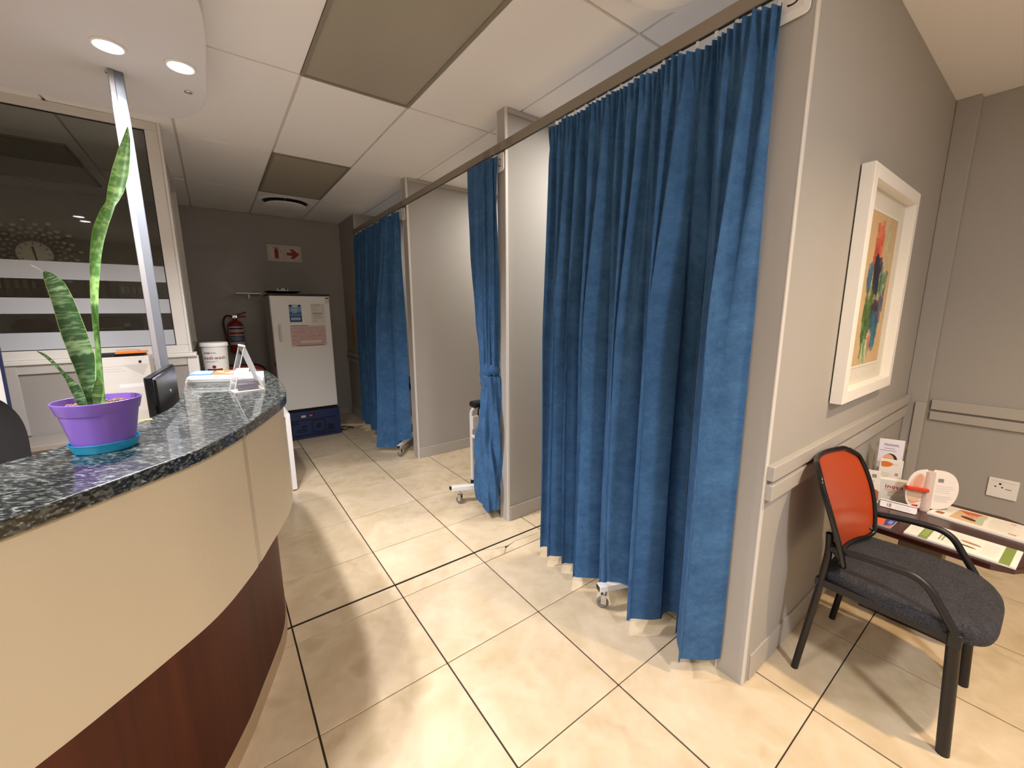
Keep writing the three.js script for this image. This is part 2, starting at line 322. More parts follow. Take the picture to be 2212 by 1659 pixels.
// unlit recessed panel lights in the grid, and one in the office
{
  const panel = (label, x0, x1, z0, z1) => {
    const w = x1 - x0, d = z1 - z0, t = thing('recessed_light', label, 'ceiling light', [(x0 + x1) / 2, CH, (z0 + z1) / 2], 0, 'switched-off recessed panel lights');
    put('frame', [between(-w / 2, w / 2, -0.004, 0.012, -d / 2, -d / 2 + 0.018), between(-w / 2, w / 2, -0.004, 0.012, d / 2 - 0.018, d / 2), between(-w / 2, -w / 2 + 0.018, -0.004, 0.012, -d / 2 + 0.018, d / 2 - 0.018), between(w / 2 - 0.018, w / 2, -0.004, 0.012, -d / 2 + 0.018, d / 2 - 0.018)], std(0x8b8172, 0.6), t);
    put('diffuser', between(-w / 2 + 0.016, w / 2 - 0.016, 0.002, 0.008, -d / 2 + 0.016, d / 2 - 0.016), offLight, t);
    return t;
  };
  panel('large unlit grey recessed panel light, the nearer one in the corridor ceiling', 0.352, 0.930, -0.655, 0.550);
  panel('unlit grey recessed panel light near the far back wall, beside the round vent', 0.360, 0.930, -3.098, -1.905);
  panel('unlit grey recessed panel light seen through the office window', -1.5, -0.86, -3.77, -2.58).position.y = CH - 0.012;
}
// round air diffusers and ceiling studs
{
  const vent = (label, x, z, r) => {
    const t = thing('air_vent', label, 'vent', [x, CH, z]);
    put('vent_ring', lathe([[r, 0.01], [r + 0.05, 0.002], [r + 0.05, -0.004], [r + 0.02, -0.010], [r, -0.004], [r, 0.01]], 48), ceilPaint, t);
    put('vent_disc', lathe([[0, -0.05], [r * 0.75, -0.045], [r * 0.87, -0.036], [r * 0.89, -0.03], [r * 0.87, -0.027], [0, -0.03]], 48), ceilPaint, t);
    put('stem', CY(0.01, 0.01, 0.30, 0, 0.12, 0, 12), alu, t); put('bridge', B(r * 1.98, 0.02, 0.02, 0, 0.20, 0), alu, t);
  };
  vent('round white ceiling air vent with dark gap, near the back wall', ...VENTS[0]);
  vent('round white ceiling air vent at the top edge above the blue curtain', ...VENTS[1]);
  for (const [x, z, l] of [[-0.386, -0.73, 'small metal ceiling stud beside the top of the grey post'], [-0.121, -0.73, 'small metal ceiling stud next to the right downlight']]) {
    const t = thing('ceiling_stud', l, 'stud', [x, LAMP.downY, z]);
    put('stud_rim', new THREE.TorusGeometry(0.012, 0.004, 8, 24).rotateX(Math.PI / 2), chrome, t, [0, -0.003, 0]); put('stud_cap', CY(0.010, 0.010, 0.008, 0, -0.004, 0, 20), aluDull, t);
  }
}

// ---------------------------------------------------------------- curtain track and curtains
{
  const t = thing('curtain_track', 'long grey aluminium curtain track crossing the cubicle fronts', 'curtain track', [1.366, 2.413, 0]);
  put('track_rail', between(-0.011, 0.011, 0, 0.048, -3.51, 1.30, 0.003), std(0x9a8f80, 0.5, { metalness: 0.25 }), t);
  put('track_slot', between(-0.004, 0.004, -0.003, 0.001, -3.50, 1.29), black, t);
  for (const z of [-0.46, -0.22, -0.34, 1.20, -1.90]) put('joint_plate', between(-0.014, -0.009, 0.006, 0.042, z - 0.035, z + 0.035, 0.002), std(0x8d8274, 0.5, { metalness: 0.25 }), t);
}
// plan profile of a hanging pleated cloth, folds = [[z0, z1, depth], ...] measured at the hem
function foldAt(folds, z) {
  for (const [a, b, d] of folds) if (z >= a && z <= b) { const t = (z - a) / (b - a); return [d * (1.2 * Math.pow(Math.sin(Math.PI * t), 0.58) - 0.2) + 0.006 * Math.sin(t * 14 + a * 40) * Math.sin(Math.PI * t), Math.min(d, b - a) * 0.30 * Math.sin(2 * Math.PI * t)]; }
  return [-0.02, 0];
}
const ramp = (a, b, t) => { const k = Math.min(1, Math.max(0, (t - a) / (b - a))); return k * k * (3 - 2 * k); };
function hangingCurtain(folds, zA, zB, topY, hemY, hemA, hemB, extra) {
  const NU = 640, NV = 80, W = Math.abs(zB - zA);
  return grid(NU, NV, (u, v) => {
    const y = topY + (hemY - topY) * v, z0 = zA + (zB - zA) * u, zh = hemA + (hemB - hemA) * u;
    const open = ramp(0.03, 0.5, v), [fx, fz] = foldAt(folds, zh);
    const ph = u * W * 2 * Math.PI;
    const fine = 0.011 * Math.sin(ph * 40 + 1.2 * Math.sin(u * 31)) * Math.exp(-Math.pow(v / 0.07, 2));
    const m1 = Math.sin(ph * 15 + 1.6 * Math.sin(u * 11 + v) + 0.6), mid = 0.021 * (Math.sign(m1) * Math.pow(Math.abs(m1), 0.8)) * ramp(0.0, 0.09, v) * (1 - 0.93 * ramp(0.12, 0.62, v));
    const sag = 0.012 * Math.abs(Math.sin(u * Math.PI * 7.5)) * Math.exp(-Math.pow(v / 0.05, 2));
    const e = extra ? extra(u, v) : [0, 0, 0];
    const x = -0.008 - fx * (0.22 + 0.78 * open) * (0.85 + 0.15 * v) + fine + mid + 0.004 * Math.sin(v * 9 + u * 23) * open;
    return [(z0 > 1.12 ? Math.min(0.006, x + e[0]) : x + e[0]), y - sag + e[1] + 0.006 * v * Math.sin(u * 21), z0 + (zh - z0) * open + fz * open + e[2]];
  }, (u, v) => [u * 2.0 * W / 1.2, v * 2.0]);
}
function hooks(parent, zA, zB, n) { const g = B(0.008, 0.022, 0.010); for (let i = 0; i < n; i++) put('curtain_hook', g, white, parent, [0, 2.402, zA + (zB - zA) * (i + 0.5) / n]); }
{
  const folds = [[0.12, 0.20, 0.06], [0.20, 0.305, 0.085], [0.305, 0.385, 0.06], [0.385, 0.565, 0.10], [0.565, 0.765, 0.085], [0.765, 0.925, 0.12], [0.925, 1.01, -0.10], [1.01, 1.20, 0.13]];
  const t = thing('cubicle_curtain', 'wide blue suede curtain drawn across the third cubicle, hanging beside sign 3', 'curtain', [1.366, 0, 0]);
  put('curtain_cloth', hangingCurtain(folds, 0.13, 1.20, 2.392, 0.062, 0.12, 1.20, (u, v) => { const p = Math.exp(-Math.pow((u - 0.55) / 0.065, 4)) * Math.max(0, (v - 0.86) / 0.14); return [0.02 * p, 0.085 * p, 0]; }), curtainMat, t);
  hooks(t, 0.14, 1.16, 15);
}
{
  const folds = [[-3.40, -3.25, 0.09], [-3.25, -3.10, 0.10], [-3.10, -2.96, 0.08], [-2.96, -2.80, 0.11], [-2.80, -2.66, 0.09], [-2.66, -2.50, 0.11], [-2.50, -2.14, 0.17], [-2.14, -1.97, 0.09]];
  const t = thing('cubicle_curtain', 'blue curtain closing the farthest cubicle next to the white refrigerator', 'curtain', [1.366, 0, 0]);
  put('curtain_cloth', hangingCurtain(folds, -3.42, -1.975, 2.392, 0.07, -3.40, -1.97, (u, v) => { const p = Math.exp(-Math.pow((u - 0.76) / 0.13, 2)) * Math.pow(v, 3), q = Math.max(0, (u - 0.86) / 0.14) * Math.max(0, (v - 0.8) / 0.2); return [-0.07 * p, -0.02 * p + 0.11 * q + 0.05 * Math.max(0, 0.5 - u) * v, 0]; }), curtainMat, t);
  hooks(t, -3.40, -1.99, 16);
}
{
  // tied-back curtain: closed bundle that narrows to a knot and flares out below
  const t = thing('cubicle_curtain', 'blue curtain gathered and knotted beside sign 2 at the open second cubicle', 'curtain', [1.366, 0, 0]);
  const keys = [[2.392, -0.525, 0.150, 0.022], [2.28, -0.52, 0.142, 0.032], [1.9, -0.505, 0.126, 0.046], [1.40, -0.478, 0.096, 0.056], [1.18, -0.462, 0.075, 0.056], [1.07, -0.455, 0.066, 0.056], [0.98, -0.455, 0.072, 0.056], [0.86, -0.462, 0.088, 0.06], [0.70, -0.480, 0.108, 0.066], [0.55, -0.505, 0.130, 0.068], [0.40, -0.516, 0.148, 0.066], [0.22, -0.514, 0.142, 0.06], [0.075, -0.512, 0.130, 0.055]];
  const at = (y) => { for (let i = 0; i < keys.length - 1; i++) if (y <= keys[i][0] && y >= keys[i + 1][0]) { const f = (keys[i][0] - y) / (keys[i][0] - keys[i + 1][0]), s = f * f * (3 - 2 * f); return [1, 2, 3].map((k) => keys[i][k] + (keys[i + 1][k] - keys[i][k]) * s); } return keys[keys.length - 1].slice(1); };
  const cloth = (yTop, yBot, nv, twist) => grid(180, nv, (u, v) => {
    const y = yTop + (yBot - yTop) * v, [zc, a, b] = at(Math.max(yBot, Math.min(yTop, y))), th = u * 2 * Math.PI, tw = twist * v;
    const lo = yTop < 2, rip = 1 + (lo ? 0.19 * Math.sin(5 * th + tw * 2.2 + 1.3) + 0.07 * Math.sin(11 * th + 0.7 + tw) : 0.15 * Math.sin(9 * th + tw * 3 + 1.3) + 0.08 * Math.sin(17 * th + 0.7 + tw)) + (yTop > 2 ? 0.05 * Math.sin(31 * th) * Math.exp(-v * 8) : 0.05 * Math.sin(4 * th + v * 5));
    return [-0.012 + b * Math.cos(th) * rip - (lo ? 0.012 * v : 0), y + (yTop < 2 && v === 1 ? 0.02 * Math.sin(2 * th) + 0.006 * Math.sin(7 * th) : 0), zc + (lo ? 0.024 : 0) + a * (lo ? 0.86 : 1) * Math.sin(th) * rip];
  }, (u, v) => [u * 1.2, v * Math.abs(yTop - yBot)]);
  put('curtain_cloth', cloth(2.392, 1.04, 60, 1.2), curtainMat, t);
  put('curtain_tail', cloth(1.03, 0.075, 50, 5.5), curtainMat, t);
  const k = [];
  for (const [y, tilt, r, w] of [[1.10, 0.35, 0.056, 0.030], [1.065, -0.25, 0.060, 0.036], [1.02, 0.42, 0.060, 0.036], [0.985, -0.15, 0.060, 0.034], [0.945, 0.55, 0.056, 0.028]]) k.push(new THREE.TorusGeometry(r * 0.86, w, 10, 40).rotateX(Math.PI / 2).scale(0.72, 1.15, 1).rotateX(tilt).rotateZ(tilt * 0.6).translate(-0.012, y, -0.455));
  put('knot', k, curtainMat, t);
  hooks(t, -0.68, -0.36, 7);
}

// number signs on the partition ends
{
  const numberSign = (n, label, z, y, w, h) => {
    const t = thing('number_sign', label, 'sign', [1.3785, y, z], -Math.PI / 2);
    put('sign_plate', plateXY(roundedPoly(w, h, 0.016), 0.005, 0.001), whiteGloss, t);
    const tex = canvasTexture(256, 384, (g, W, H) => { g.fillStyle = '#e9e3dc'; g.fillRect(0, 0, W, H); g.fillStyle = '#141010'; g.font = '330px sans-serif'; g.textAlign = 'center'; g.textBaseline = 'middle'; g.fillText(n, W / 2, H / 2 + 12); });
    put('sign_number', new THREE.PlaneGeometry(w * 0.62, w * 0.93), std(0xffffff, 0.4, { map: tex }), t, [0, 0, 0.0056]);
  };
  numberSign('3', 'white plastic sign with black number 3 beside the drawn curtain', 1.222, 2.398, 0.092, 0.135);
  numberSign('2', 'white plastic sign with black number 2 beside the knotted curtain', -0.341, 2.360, 0.078, 0.108);
  numberSign('1', 'white plastic sign with black number 1 beside the far curtain', -1.906, 2.352, 0.078, 0.108);
}

// ---------------------------------------------------------------- reception counter
const outerCtl = [[-1.7, 1.20], [-1.2, 1.16], [-0.85, 1.055], [-0.62, 0.94], [-0.468, 0.830], [-0.372, 0.746], [-0.305, 0.683], [-0.233, 0.612], [-0.182, 0.545], [-0.132, 0.457], [-0.09, 0.372], [-0.045, 0.262], [0.0, 0.152], [0.046, 0.03], [0.078, -0.11], [0.095, -0.30], [0.100, -0.58], [0.094, -0.83], [0.075, -1.02], [0.02, -1.15]];
const outer = new THREE.SplineCurve(outerCtl.map(([x, z]) => V2(x, z))).getSpacedPoints(160).map((p) => [p.x, p.y]);
function offset(line, d) { return line.map((p, i) => { const a = line[Math.max(0, i - 1)], b = line[Math.min(line.length - 1, i + 1)], dx = b[0] - a[0], dz = b[1] - a[1], L = Math.hypot(dx, dz); return [p[0] - d * dz / L, p[1] + d * dx / L]; }); }
const innerCtl = [[-0.27, -1.17], [-0.288, -0.64], [-0.292, -0.157], [-0.353, 0.099], [-0.42, 0.225], [-0.499, 0.331], [-0.578, 0.424], [-0.85, 0.60], [-1.2, 0.70], [-1.7, 0.74]];
const inner = new THREE.SplineCurve(innerCtl.map(([x, z]) => V2(x, z))).getSpacedPoints(80).map((p) => [p.x, p.y]);
{
  const t = thing('reception_counter', 'curved reception counter with cream upper front, brown wood base and granite top', 'counter');
  const worldUV = (g, s) => { const p = g.attributes.position, n = g.attributes.normal, uv = g.attributes.uv; for (let i = 0; i < p.count; i++) { if (Math.abs(n.getY(i)) > 0.6) uv.setXY(i, (p.getX(i) * 0.8 + p.getZ(i) * 0.6) * s, (p.getZ(i) * 0.8 - p.getX(i) * 0.6) * s); else uv.setXY(i, (p.getX(i) - p.getZ(i)) * s, p.getY(i) * s); } return g; };
  put('granite_top', worldUV(slab([...outer, ...inner], 1.084, 1.12, 0.005), 1.5), graniteMat, t);
  const cream = offset(outer, -0.018);
  let cut = 0, best = 9; cream.forEach((p, i) => { const d = Math.hypot(p[0] + 0.108, p[1] - 0.372); if (d < best) { best = d; cut = i; } });
  const inC = offset(inner, -0.02);
  const band = (line, th, y0, y1) => slab([...line, ...offset(line, -th).reverse()], y0, y1, 0.0015);
  const at = (i, f) => [cream[i][0] + (cream[i + 1][0] - cream[i][0]) * f, cream[i][1] + (cream[i + 1][1] - cream[i][1]) * f];
  put('front_panel', band([...cream.slice(0, cut), at(cut - 1, 0.55)], 0.03, 0.635, 1.084), creamMat, t);
  put('front_panel', band([at(cut, 0.95), ...cream.slice(cut + 1)], 0.03, 0.635, 1.084), creamMat, t);
  put('seam_strip', band(offset(cream.slice(cut - 2, cut + 3), -0.0012), 0.01, 0.636, 1.084), seamMat, t);
  put('inner_panel', slab([...offset(inner, -0.02), ...offset(inner, -0.04).reverse()], 0.0, 1.084), white, t);
  put('carcass', slab([...offset(outer, -0.05), ...offset(inner, -0.045)], 0.66, 0.69), white, t);
  const wd = offset(outer, -0.098);
  let L = 0; const acc = wd.map((p, i) => (L += i ? Math.hypot(p[0] - wd[i - 1][0], p[1] - wd[i - 1][1]) : 0));
  put('wood_base', grid(wd.length - 1, 4, (u, v) => { const i = Math.round(u * (wd.length - 1)); return [wd[i][0], 0.07 + 0.595 * v, wd[i][1]]; }, (u, v) => [acc[Math.round(u * (wd.length - 1))] * 0.9, v * 0.565]), Object.assign(woodMat, { side: THREE.DoubleSide }), t);
  put('plinth', band(offset(outer, -0.096), 0.03, 0, 0.072), std(0xb59a78, 0.5), t);
  const e = cream.length - 1, ei = offset(inner, -0.02)[0];
  put('end_panel', slab([cream[e], [cream[e][0] - 0.01, cream[e][1] + 0.03], [ei[0], ei[1] + 0.03], ei], 0.0, 1.084), white, t);
}
// white end panel of the low cabinet behind the counter
{
  const t = thing('low_cabinet', 'low white cabinet whose edge shows past the curved counter end', 'cabinet', [0, 0, 0]);
  put('end_panel', between(0.240, 0.275, 0.012, 0.66, -2.30, -1.766, 0.003), whiteGloss, t);
  put('cabinet_top', between(-0.02, 0.240, 0.635, 0.66, -2.30, -1.772, 0.003), whiteGloss, t);
  put('end_panel', between(-0.045, -0.02, 0.012, 0.66, -2.30, -1.772, 0.003), whiteGloss, t);
  put('foot', between(0.243, 0.272, 0, 0.012, -2.28, -1.79), black, t); put('foot', between(-0.043, -0.022, 0, 0.012, -2.28, -1.79), black, t);
}
// tall narrow cabinet that carries the tub
{
  const t = thing('storage_cabinet', 'narrow white storage cabinet under the hand wash tub, mostly hidden', 'cabinet');
  put('cabinet_body', between(-0.262, -0.055, 0.05, 0.95, -2.28, -1.93, 0.003), std(0xcfc9c0, 0.5), t);
  put('cabinet_top', between(-0.266, -0.05, 0.95, 0.965, -2.29, -1.92, 0.003), std(0xcfc9c0, 0.5), t);
  put('plinth', between(-0.255, -0.06, 0, 0.05, -2.27, -1.95), black, t);
}
// grey post rising from the counter back to the bulkhead
{
  const t = thing('metal_post', 'vertical grey metal post rising behind the monitor to the bulkhead', 'post', [-0.366, 0, -0.72], 0.12);
  put('post_body', RB(0.05, LAMP.downY, 0.044, 0.004, 0, LAMP.downY / 2, 0), std(0x7b7e84, 0.34, { metalness: 0.6 }), t);
  put('post_strip', between(-0.027, -0.006, 0.0, LAMP.downY, 0.021, 0.029, 0.003), std(0x95918f, 0.35, { metalness: 0.3 }), t);
}

// ---------------------------------------------------------------- things on the counter
{
  const C = [-0.40, 0.42];
  const s = thing('plant_saucer', 'turquoise plastic saucer under the purple flower pot', 'saucer', [C[0], 1.12, C[1]]);
  put('saucer_dish', lathe([[0, 0], [0.058, 0], [0.061, 0.002], [0.066, 0.022], [0.068, 0.024], [0.0665, 0.025], [0.064, 0.022], [0.058, 0.005], [0, 0.004]]), phys(0x1789ad, 0.35), s);
  const t = thing('potted_plant', 'snake plant with tall mottled leaves in a purple pot', 'plant', [C[0], 1.1242, C[1]]);
  put('pot', lathe([[0, 0], [0.055, 0], [0.057, 0.003], [0.0735, 0.094], [0.0765, 0.096], [0.0825, 0.121], [0.0838, 0.1235], [0.082, 0.125], [0.080, 0.124], [0.074, 0.098], [0.071, 0.09], [0.054, 0.01], [0, 0.01]], 64), phys(0x7a58ae, 0.33, { clearcoat: 0.2 }), t);
  put('soil', lathe([[0, 0.107], [0.03, 0.109], [0.06, 0.106], [0.0765, 0.104]], 40), std(0x3a281d, 0.95), t);
  const ch = []; for (let i = 0; i < 230; i++) { const a = rr(0, 6.283), r = 0.074 * Math.sqrt(rnd()), q = new THREE.IcosahedronGeometry(rr(0.002, 0.0048), 0).scale(rr(0.8, 1.8), 0.6, rr(0.8, 1.4)).rotateY(rr(0, 3)).translate(r * Math.cos(a), 0.109 + rr(0, 0.003), r * Math.sin(a)); ch.push(q); }
  const m = put('bark_chips', ch, std(0x8a6a50, 0.9), t); m.userData.kind = 'stuff';
  const stripe = (dark, light, mid) => texture(256, (u, v) => {
    const w = fbm(u, v, 8, 3, 6) * 0.022 + 0.004 * Math.sin(u * 18), s0 = vn(0.5, (v + w) * 46, 64, 21), s1 = vn(u * 3, v * 120, 256, 44), e = Math.abs(u - 0.5) * 2;
    let k = s0 * 0.75 + s1 * 0.5 - 0.25; k = Math.max(0, Math.min(1, (k - 0.25) * 2.2)); const c = [0, 1, 2].map((i) => dark[i] + (light[i] - dark[i]) * k);
    return e > 0.96 ? mid : c;
  });
  const leafA = std(0xffffff, 0.42, { map: stripe([44, 78, 40], [142, 170, 120], [170, 188, 110]), side: THREE.DoubleSide });
  const leafB = std(0xffffff, 0.42, { map: stripe([86, 136, 62], [172, 212, 128], [160, 205, 112]), side: THREE.DoubleSide });
  const rt = V3(0.98407, 0, -0.17777), fw = V3(0.17777, 0, 0.98407);
  function leaf(pts, mat, fold, twist, lean) {           // pts: [sideways, height, width]
    const cu = new THREE.CatmullRomCurve3(pts.map(([a, y]) => V3(a, y - 1.1242, 0))), wv = (v) => { const f = v * (pts.length - 1), i = Math.min(pts.length - 2, Math.floor(f)), q = f - i; return pts[i][2] + (pts[i + 1][2] - pts[i][2]) * q; };
    const top = grid(10, 90, (u, v) => {
      const p = cu.getPoint(v), w = wv(v), s = (u - 0.5) * 2, tw = twist(v), d = cu.getTangent(v);
      const side = rt.clone().multiplyScalar(Math.cos(tw)).addScaledVector(fw, Math.sin(tw)), nrm = fw.clone().multiplyScalar(Math.cos(tw)).addScaledVector(rt, -Math.sin(tw));
      const q = V3(0, p.y, 0).addScaledVector(rt, p.x).addScaledVector(fw, lean(v)).addScaledVector(side, s * w / 2 * Math.abs(d.y)).addScaledVector(nrm, fold * w * (s * s - 0.5)); q.y -= s * w / 2 * d.x * Math.cos(tw); return [q.x, q.y, q.z];
    });
    put('leaf', top, mat, t);
  }
  leaf([[-0.0135, 1.232, 0.013], [-0.0117, 1.3058, 0.030], [-0.012, 1.3578, 0.043], [-0.0175, 1.409, 0.044], [-0.0215, 1.448, 0.041], [-0.026, 1.4915, 0.037], [-0.0327, 1.5287, 0.031], [-0.0408, 1.5483, 0.018], [-0.0454, 1.5563, 0.005]], leafA, 0.16, (v) => -0.2 + 0.3 * v, (v) => 0.012 + 0.015 * v);
  leaf([[0.005, 1.232, 0.020], [0.0137, 1.3205, 0.016], [0.0195, 1.3901, 0.016], [0.0223, 1.4359, 0.016], [0.0287, 1.5036, 0.017], [0.0361, 1.5594, 0.018], [0.0442, 1.6094, 0.020], [0.0564, 1.6596, 0.024], [0.0733, 1.703, 0.022], [0.0845, 1.7264, 0.017], [0.0988, 1.7613, 0.029], [0.1138, 1.8074, 0.032], [0.1266, 1.8552, 0.025], [0.1354, 1.8915, 0.0136], [0.1407, 1.9203, 0.002]], leafB, 0.22, (v) => 0.5 - 0.55 * v + 0.45 * Math.sin(v * 9), (v) => -0.008 + 0.02 * Math.sin(v * 3));
  leaf([[-0.0256, 1.232, 0.016], [-0.031, 1.2735, 0.021], [-0.0361, 1.2939, 0.018], [-0.0417, 1.3095, 0.011], [-0.052, 1.3332, 0.0059], [-0.0624, 1.3543, 0.0072], [-0.072, 1.3693, 0.0057], [-0.0808, 1.3776, 0.002]], leafA, 0.25, () => 0.3, (v) => 0.02 + 0.01 * v);
  leaf([[-0.0048, 1.232, 0.014], [0.0004, 1.2629, 0.0235], [0.0067, 1.2918, 0.017], [0.007, 1.3071, 0.003]], leafB, 0.3, () => -0.4, () => 0.018);
  put('dry_leaf_tip', smooth([[-0.045, 1.5565, 0.43].map((q, i) => i === 1 ? q - 1.1242 : i === 0 ? q : 0.024), [-0.052, 0.4400, 0.026], [-0.061, 0.4455, 0.027]], 0.0007, 16, 6), std(0xb8ab92, 0.8), t);
}
{
  // stacks of paper beside the acrylic holder, and two leaflets on them
  const sheet = (name, label, group, y, h, pts, mat, tex) => {
    const cx = pts.reduce((a, p) => a + p[0], 0) / pts.length, cz = pts.reduce((a, p) => a + p[1], 0) / pts.length;
    const t = thing(name, label, name.includes('leaflet') ? 'leaflet' : 'papers', [cx, y, cz], 0, group);
    put('sheets', slab(pts.map(([x, z]) => [x - cx, z - cz]), 0, h), mat, t);
    if (tex) { const q = pts.map(([x, z]) => [x - cx, z - cz]), g = grid(1, 1, (u, v) => { const a = [q[0][0] + (q[1][0] - q[0][0]) * u, q[0][1] + (q[1][1] - q[0][1]) * u], b = [q[3][0] + (q[2][0] - q[3][0]) * u, q[3][1] + (q[2][1] - q[3][1]) * u]; return [a[0] + (b[0] - a[0]) * v, h + 0.0004, a[1] + (b[1] - a[1]) * v]; }); put('print', g, std(0xffffff, 0.6, { map: tex, side: THREE.DoubleSide }), t); }
    return t;
  };
  const st = (n) => { const ps = []; return ps; };
  sheet('paper_stack', 'lowest wide stack of white forms on the counter behind the acrylic holder', 'white form stacks', 1.12, 0.014, [[-0.284, -0.640], [0.030, -0.455], [0.046, -0.66], [-0.262, -0.83]], paperSide);
  sheet('paper_stack', 'middle stack of white forms, slightly shifted over the lowest stack', 'white form stacks', 1.134, 0.012, [[-0.280, -0.625], [0.024, -0.450], [0.040, -0.66], [-0.255, -0.82]], paper);
  sheet('paper_stack', 'topmost blank white form stack lying under the blue and orange leaflets', 'white form stacks', 1.146, 0.010, [[-0.276, -0.615], [0.028, -0.448], [0.044, -0.655], [-0.25, -0.81]], paper);
  const blue = canvasTexture(256, 128, (g, W, H) => { g.fillStyle = '#5f86c8'; g.fillRect(0, 0, W, H); g.fillStyle = '#eef2fa'; g.fillRect(110, 20, 120, 40); g.fillRect(80, 76, 90, 40); lines(g, 20, 20, 70, 7, 14, '#c6d6f2', 5); });
  const orange = canvasTexture(256, 128, (g, W, H) => { g.fillStyle = '#c05a2a'; g.fillRect(0, 0, W, H); g.fillStyle = '#efe7df'; g.beginPath(); g.moveTo(150, 128); g.lineTo(256, 20); g.lineTo(256, 128); g.fill(); g.fillStyle = '#f0c9a0'; g.fillRect(70, 60, 26, 26); g.fillRect(104, 60, 26, 26); lines(g, 20, 20, 80, 2, 16, '#e9b490', 6); });
  sheet('leaflet', 'blue and white leaflet at the left end of the paper stack', null, 1.156, 0.006, [[-0.27, -0.70], [-0.18, -0.65], [-0.165, -0.79], [-0.245, -0.84]], std(0x3d5ea6, 0.6), blue);
  sheet('leaflet', 'orange printed leaflet in the middle of the paper stack', null, 1.156, 0.006, [[-0.176, -0.662], [-0.09, -0.615], [-0.075, -0.75], [-0.158, -0.795]], std(0xb9552a, 0.6), orange);
  sheet('leaflet', 'blank white leaflet at the right end of the paper stack', null, 1.156, 0.010, [[-0.086, -0.625], [-0.028, -0.592], [-0.012, -0.77], [-0.068, -0.80]], paper);
}
{
  const t = thing('leaflet_holder', 'clear acrylic A-frame holder on the granite, white band on its right side', 'leaflet holder', [-0.046, 1.12, -0.247], 0.17);
  const w = 0.058, hgt = 0.197, d = 0.09;
  const side = (s) => { const L = Math.hypot(w, hgt), a = Math.atan2(w, hgt) * s; return new THREE.BoxGeometry(0.003, L, d).rotateZ(a).translate(s * w / 2, hgt / 2 + 0.004, -d / 2); };
  put('left_panel', side(-1), acrylic, t); put('right_panel', side(1), acrylic, t);
  for (const sd of [-1, 1]) for (const z of [0.0004, -d]) put('panel_edge', bar([sd * w, 0.004, z], [0.0, hgt + 0.004, z], 0.0016, 8), phys(0xf2efe9, 0.25), t);
  const ins = new THREE.BoxGeometry(0.002, Math.hypot(w, hgt) - 0.03, d - 0.006).rotateZ(Math.atan2(w, hgt)).translate(w / 2 - 0.004, hgt / 2 + 0.004, -d / 2); put('card_insert', ins, paper, t);
  put('base_panel', between(-w, w, 0, 0.004, -d, 0, 0.001), std(0xe9ddd0, 0.4), t);
  put('apex_fold', bar([0, hgt + 0.003, 0], [0, hgt + 0.003, -d], 0.005, 12), phys(0xf3efe9, 0.2), t);
  const b = thing('card_box', 'small clear plastic card box inside the acrylic holder', 'box', [-0.054, 1.1245, -0.294], 0.17);
  const clear = phys(0xd9d6da, 0.1, { transmission: 0.85, thickness: 0 });
  put('box_shell', [between(-0.04, 0.04, 0, 0.002, -0.028, 0.028), between(-0.04, 0.04, 0.002, 0.034, 0.026, 0.028), between(-0.04, 0.04, 0.002, 0.042, -0.028, -0.026), between(-0.04, -0.038, 0.002, 0.036, -0.026, 0.026), between(0.038, 0.04, 0.002, 0.036, -0.026, 0.026)], clear, b);
  put('cards', between(-0.034, 0.034, 0.0025, 0.026, -0.02, 0.02, 0.001), std(0x8d8b92, 0.5), b);
}
{
  const t = thing('plastic_tub', 'white plastic tub of hand wash with dark red print behind the paper stacks', 'tub', [-0.158, 0.965, -2.05], -1.25);
  const tex = canvasTexture(1024, 512, (g, W, H) => {
    g.fillStyle = '#e9e4dc'; g.fillRect(0, 0, W, H);
    for (const ox of [0, 512]) { g.save(); g.translate(ox, 0); g.font = 'bold 26px sans-serif'; g.fillStyle = '#4a5a7a'; g.beginPath(); g.arc(60, 108, 13, 0, 7); g.fill(); g.fillStyle = '#b0405a'; g.fillRect(80, 98, 60, 20); g.fillStyle = '#9aa2aa'; g.fillRect(145, 100, 70, 16);
      g.fillStyle = '#5d1522'; g.font = 'bold 62px sans-serif'; g.fillText('medi-wash', 20, 210); lines(g, 50, 236, 190, 2, 16, '#8d8078', 6);
      g.fillStyle = '#7d1f22'; g.fillRect(60, 360, 220, 60); g.beginPath(); g.arc(170, 330, 26, 0, 7); g.fill(); g.strokeStyle = 'rgba(150,110,100,0.6)'; g.lineWidth = 3; for (let i = 0; i < 26; i++) { g.beginPath(); g.arc(360 + (i % 5) * 26, 60 + i * 15, 9, 0, 7); g.stroke(); } g.restore(); }
  });
  put('tub_body', new THREE.CylinderGeometry(0.084, 0.076, 0.246, 48, 1, true).translate(0, 0.127, 0), std(0xffffff, 0.4, { map: tex }), t);
  put('tub_base', CY(0.076, 0.074, 0.004, 0, 0.002, 0, 40), whiteGloss, t);
  put('tub_lid', lathe([[0, 0.275], [0.084, 0.275], [0.0905, 0.271], [0.0915, 0.248], [0.088, 0.245], [0.084, 0.245]], 48), whiteGloss, t);
}

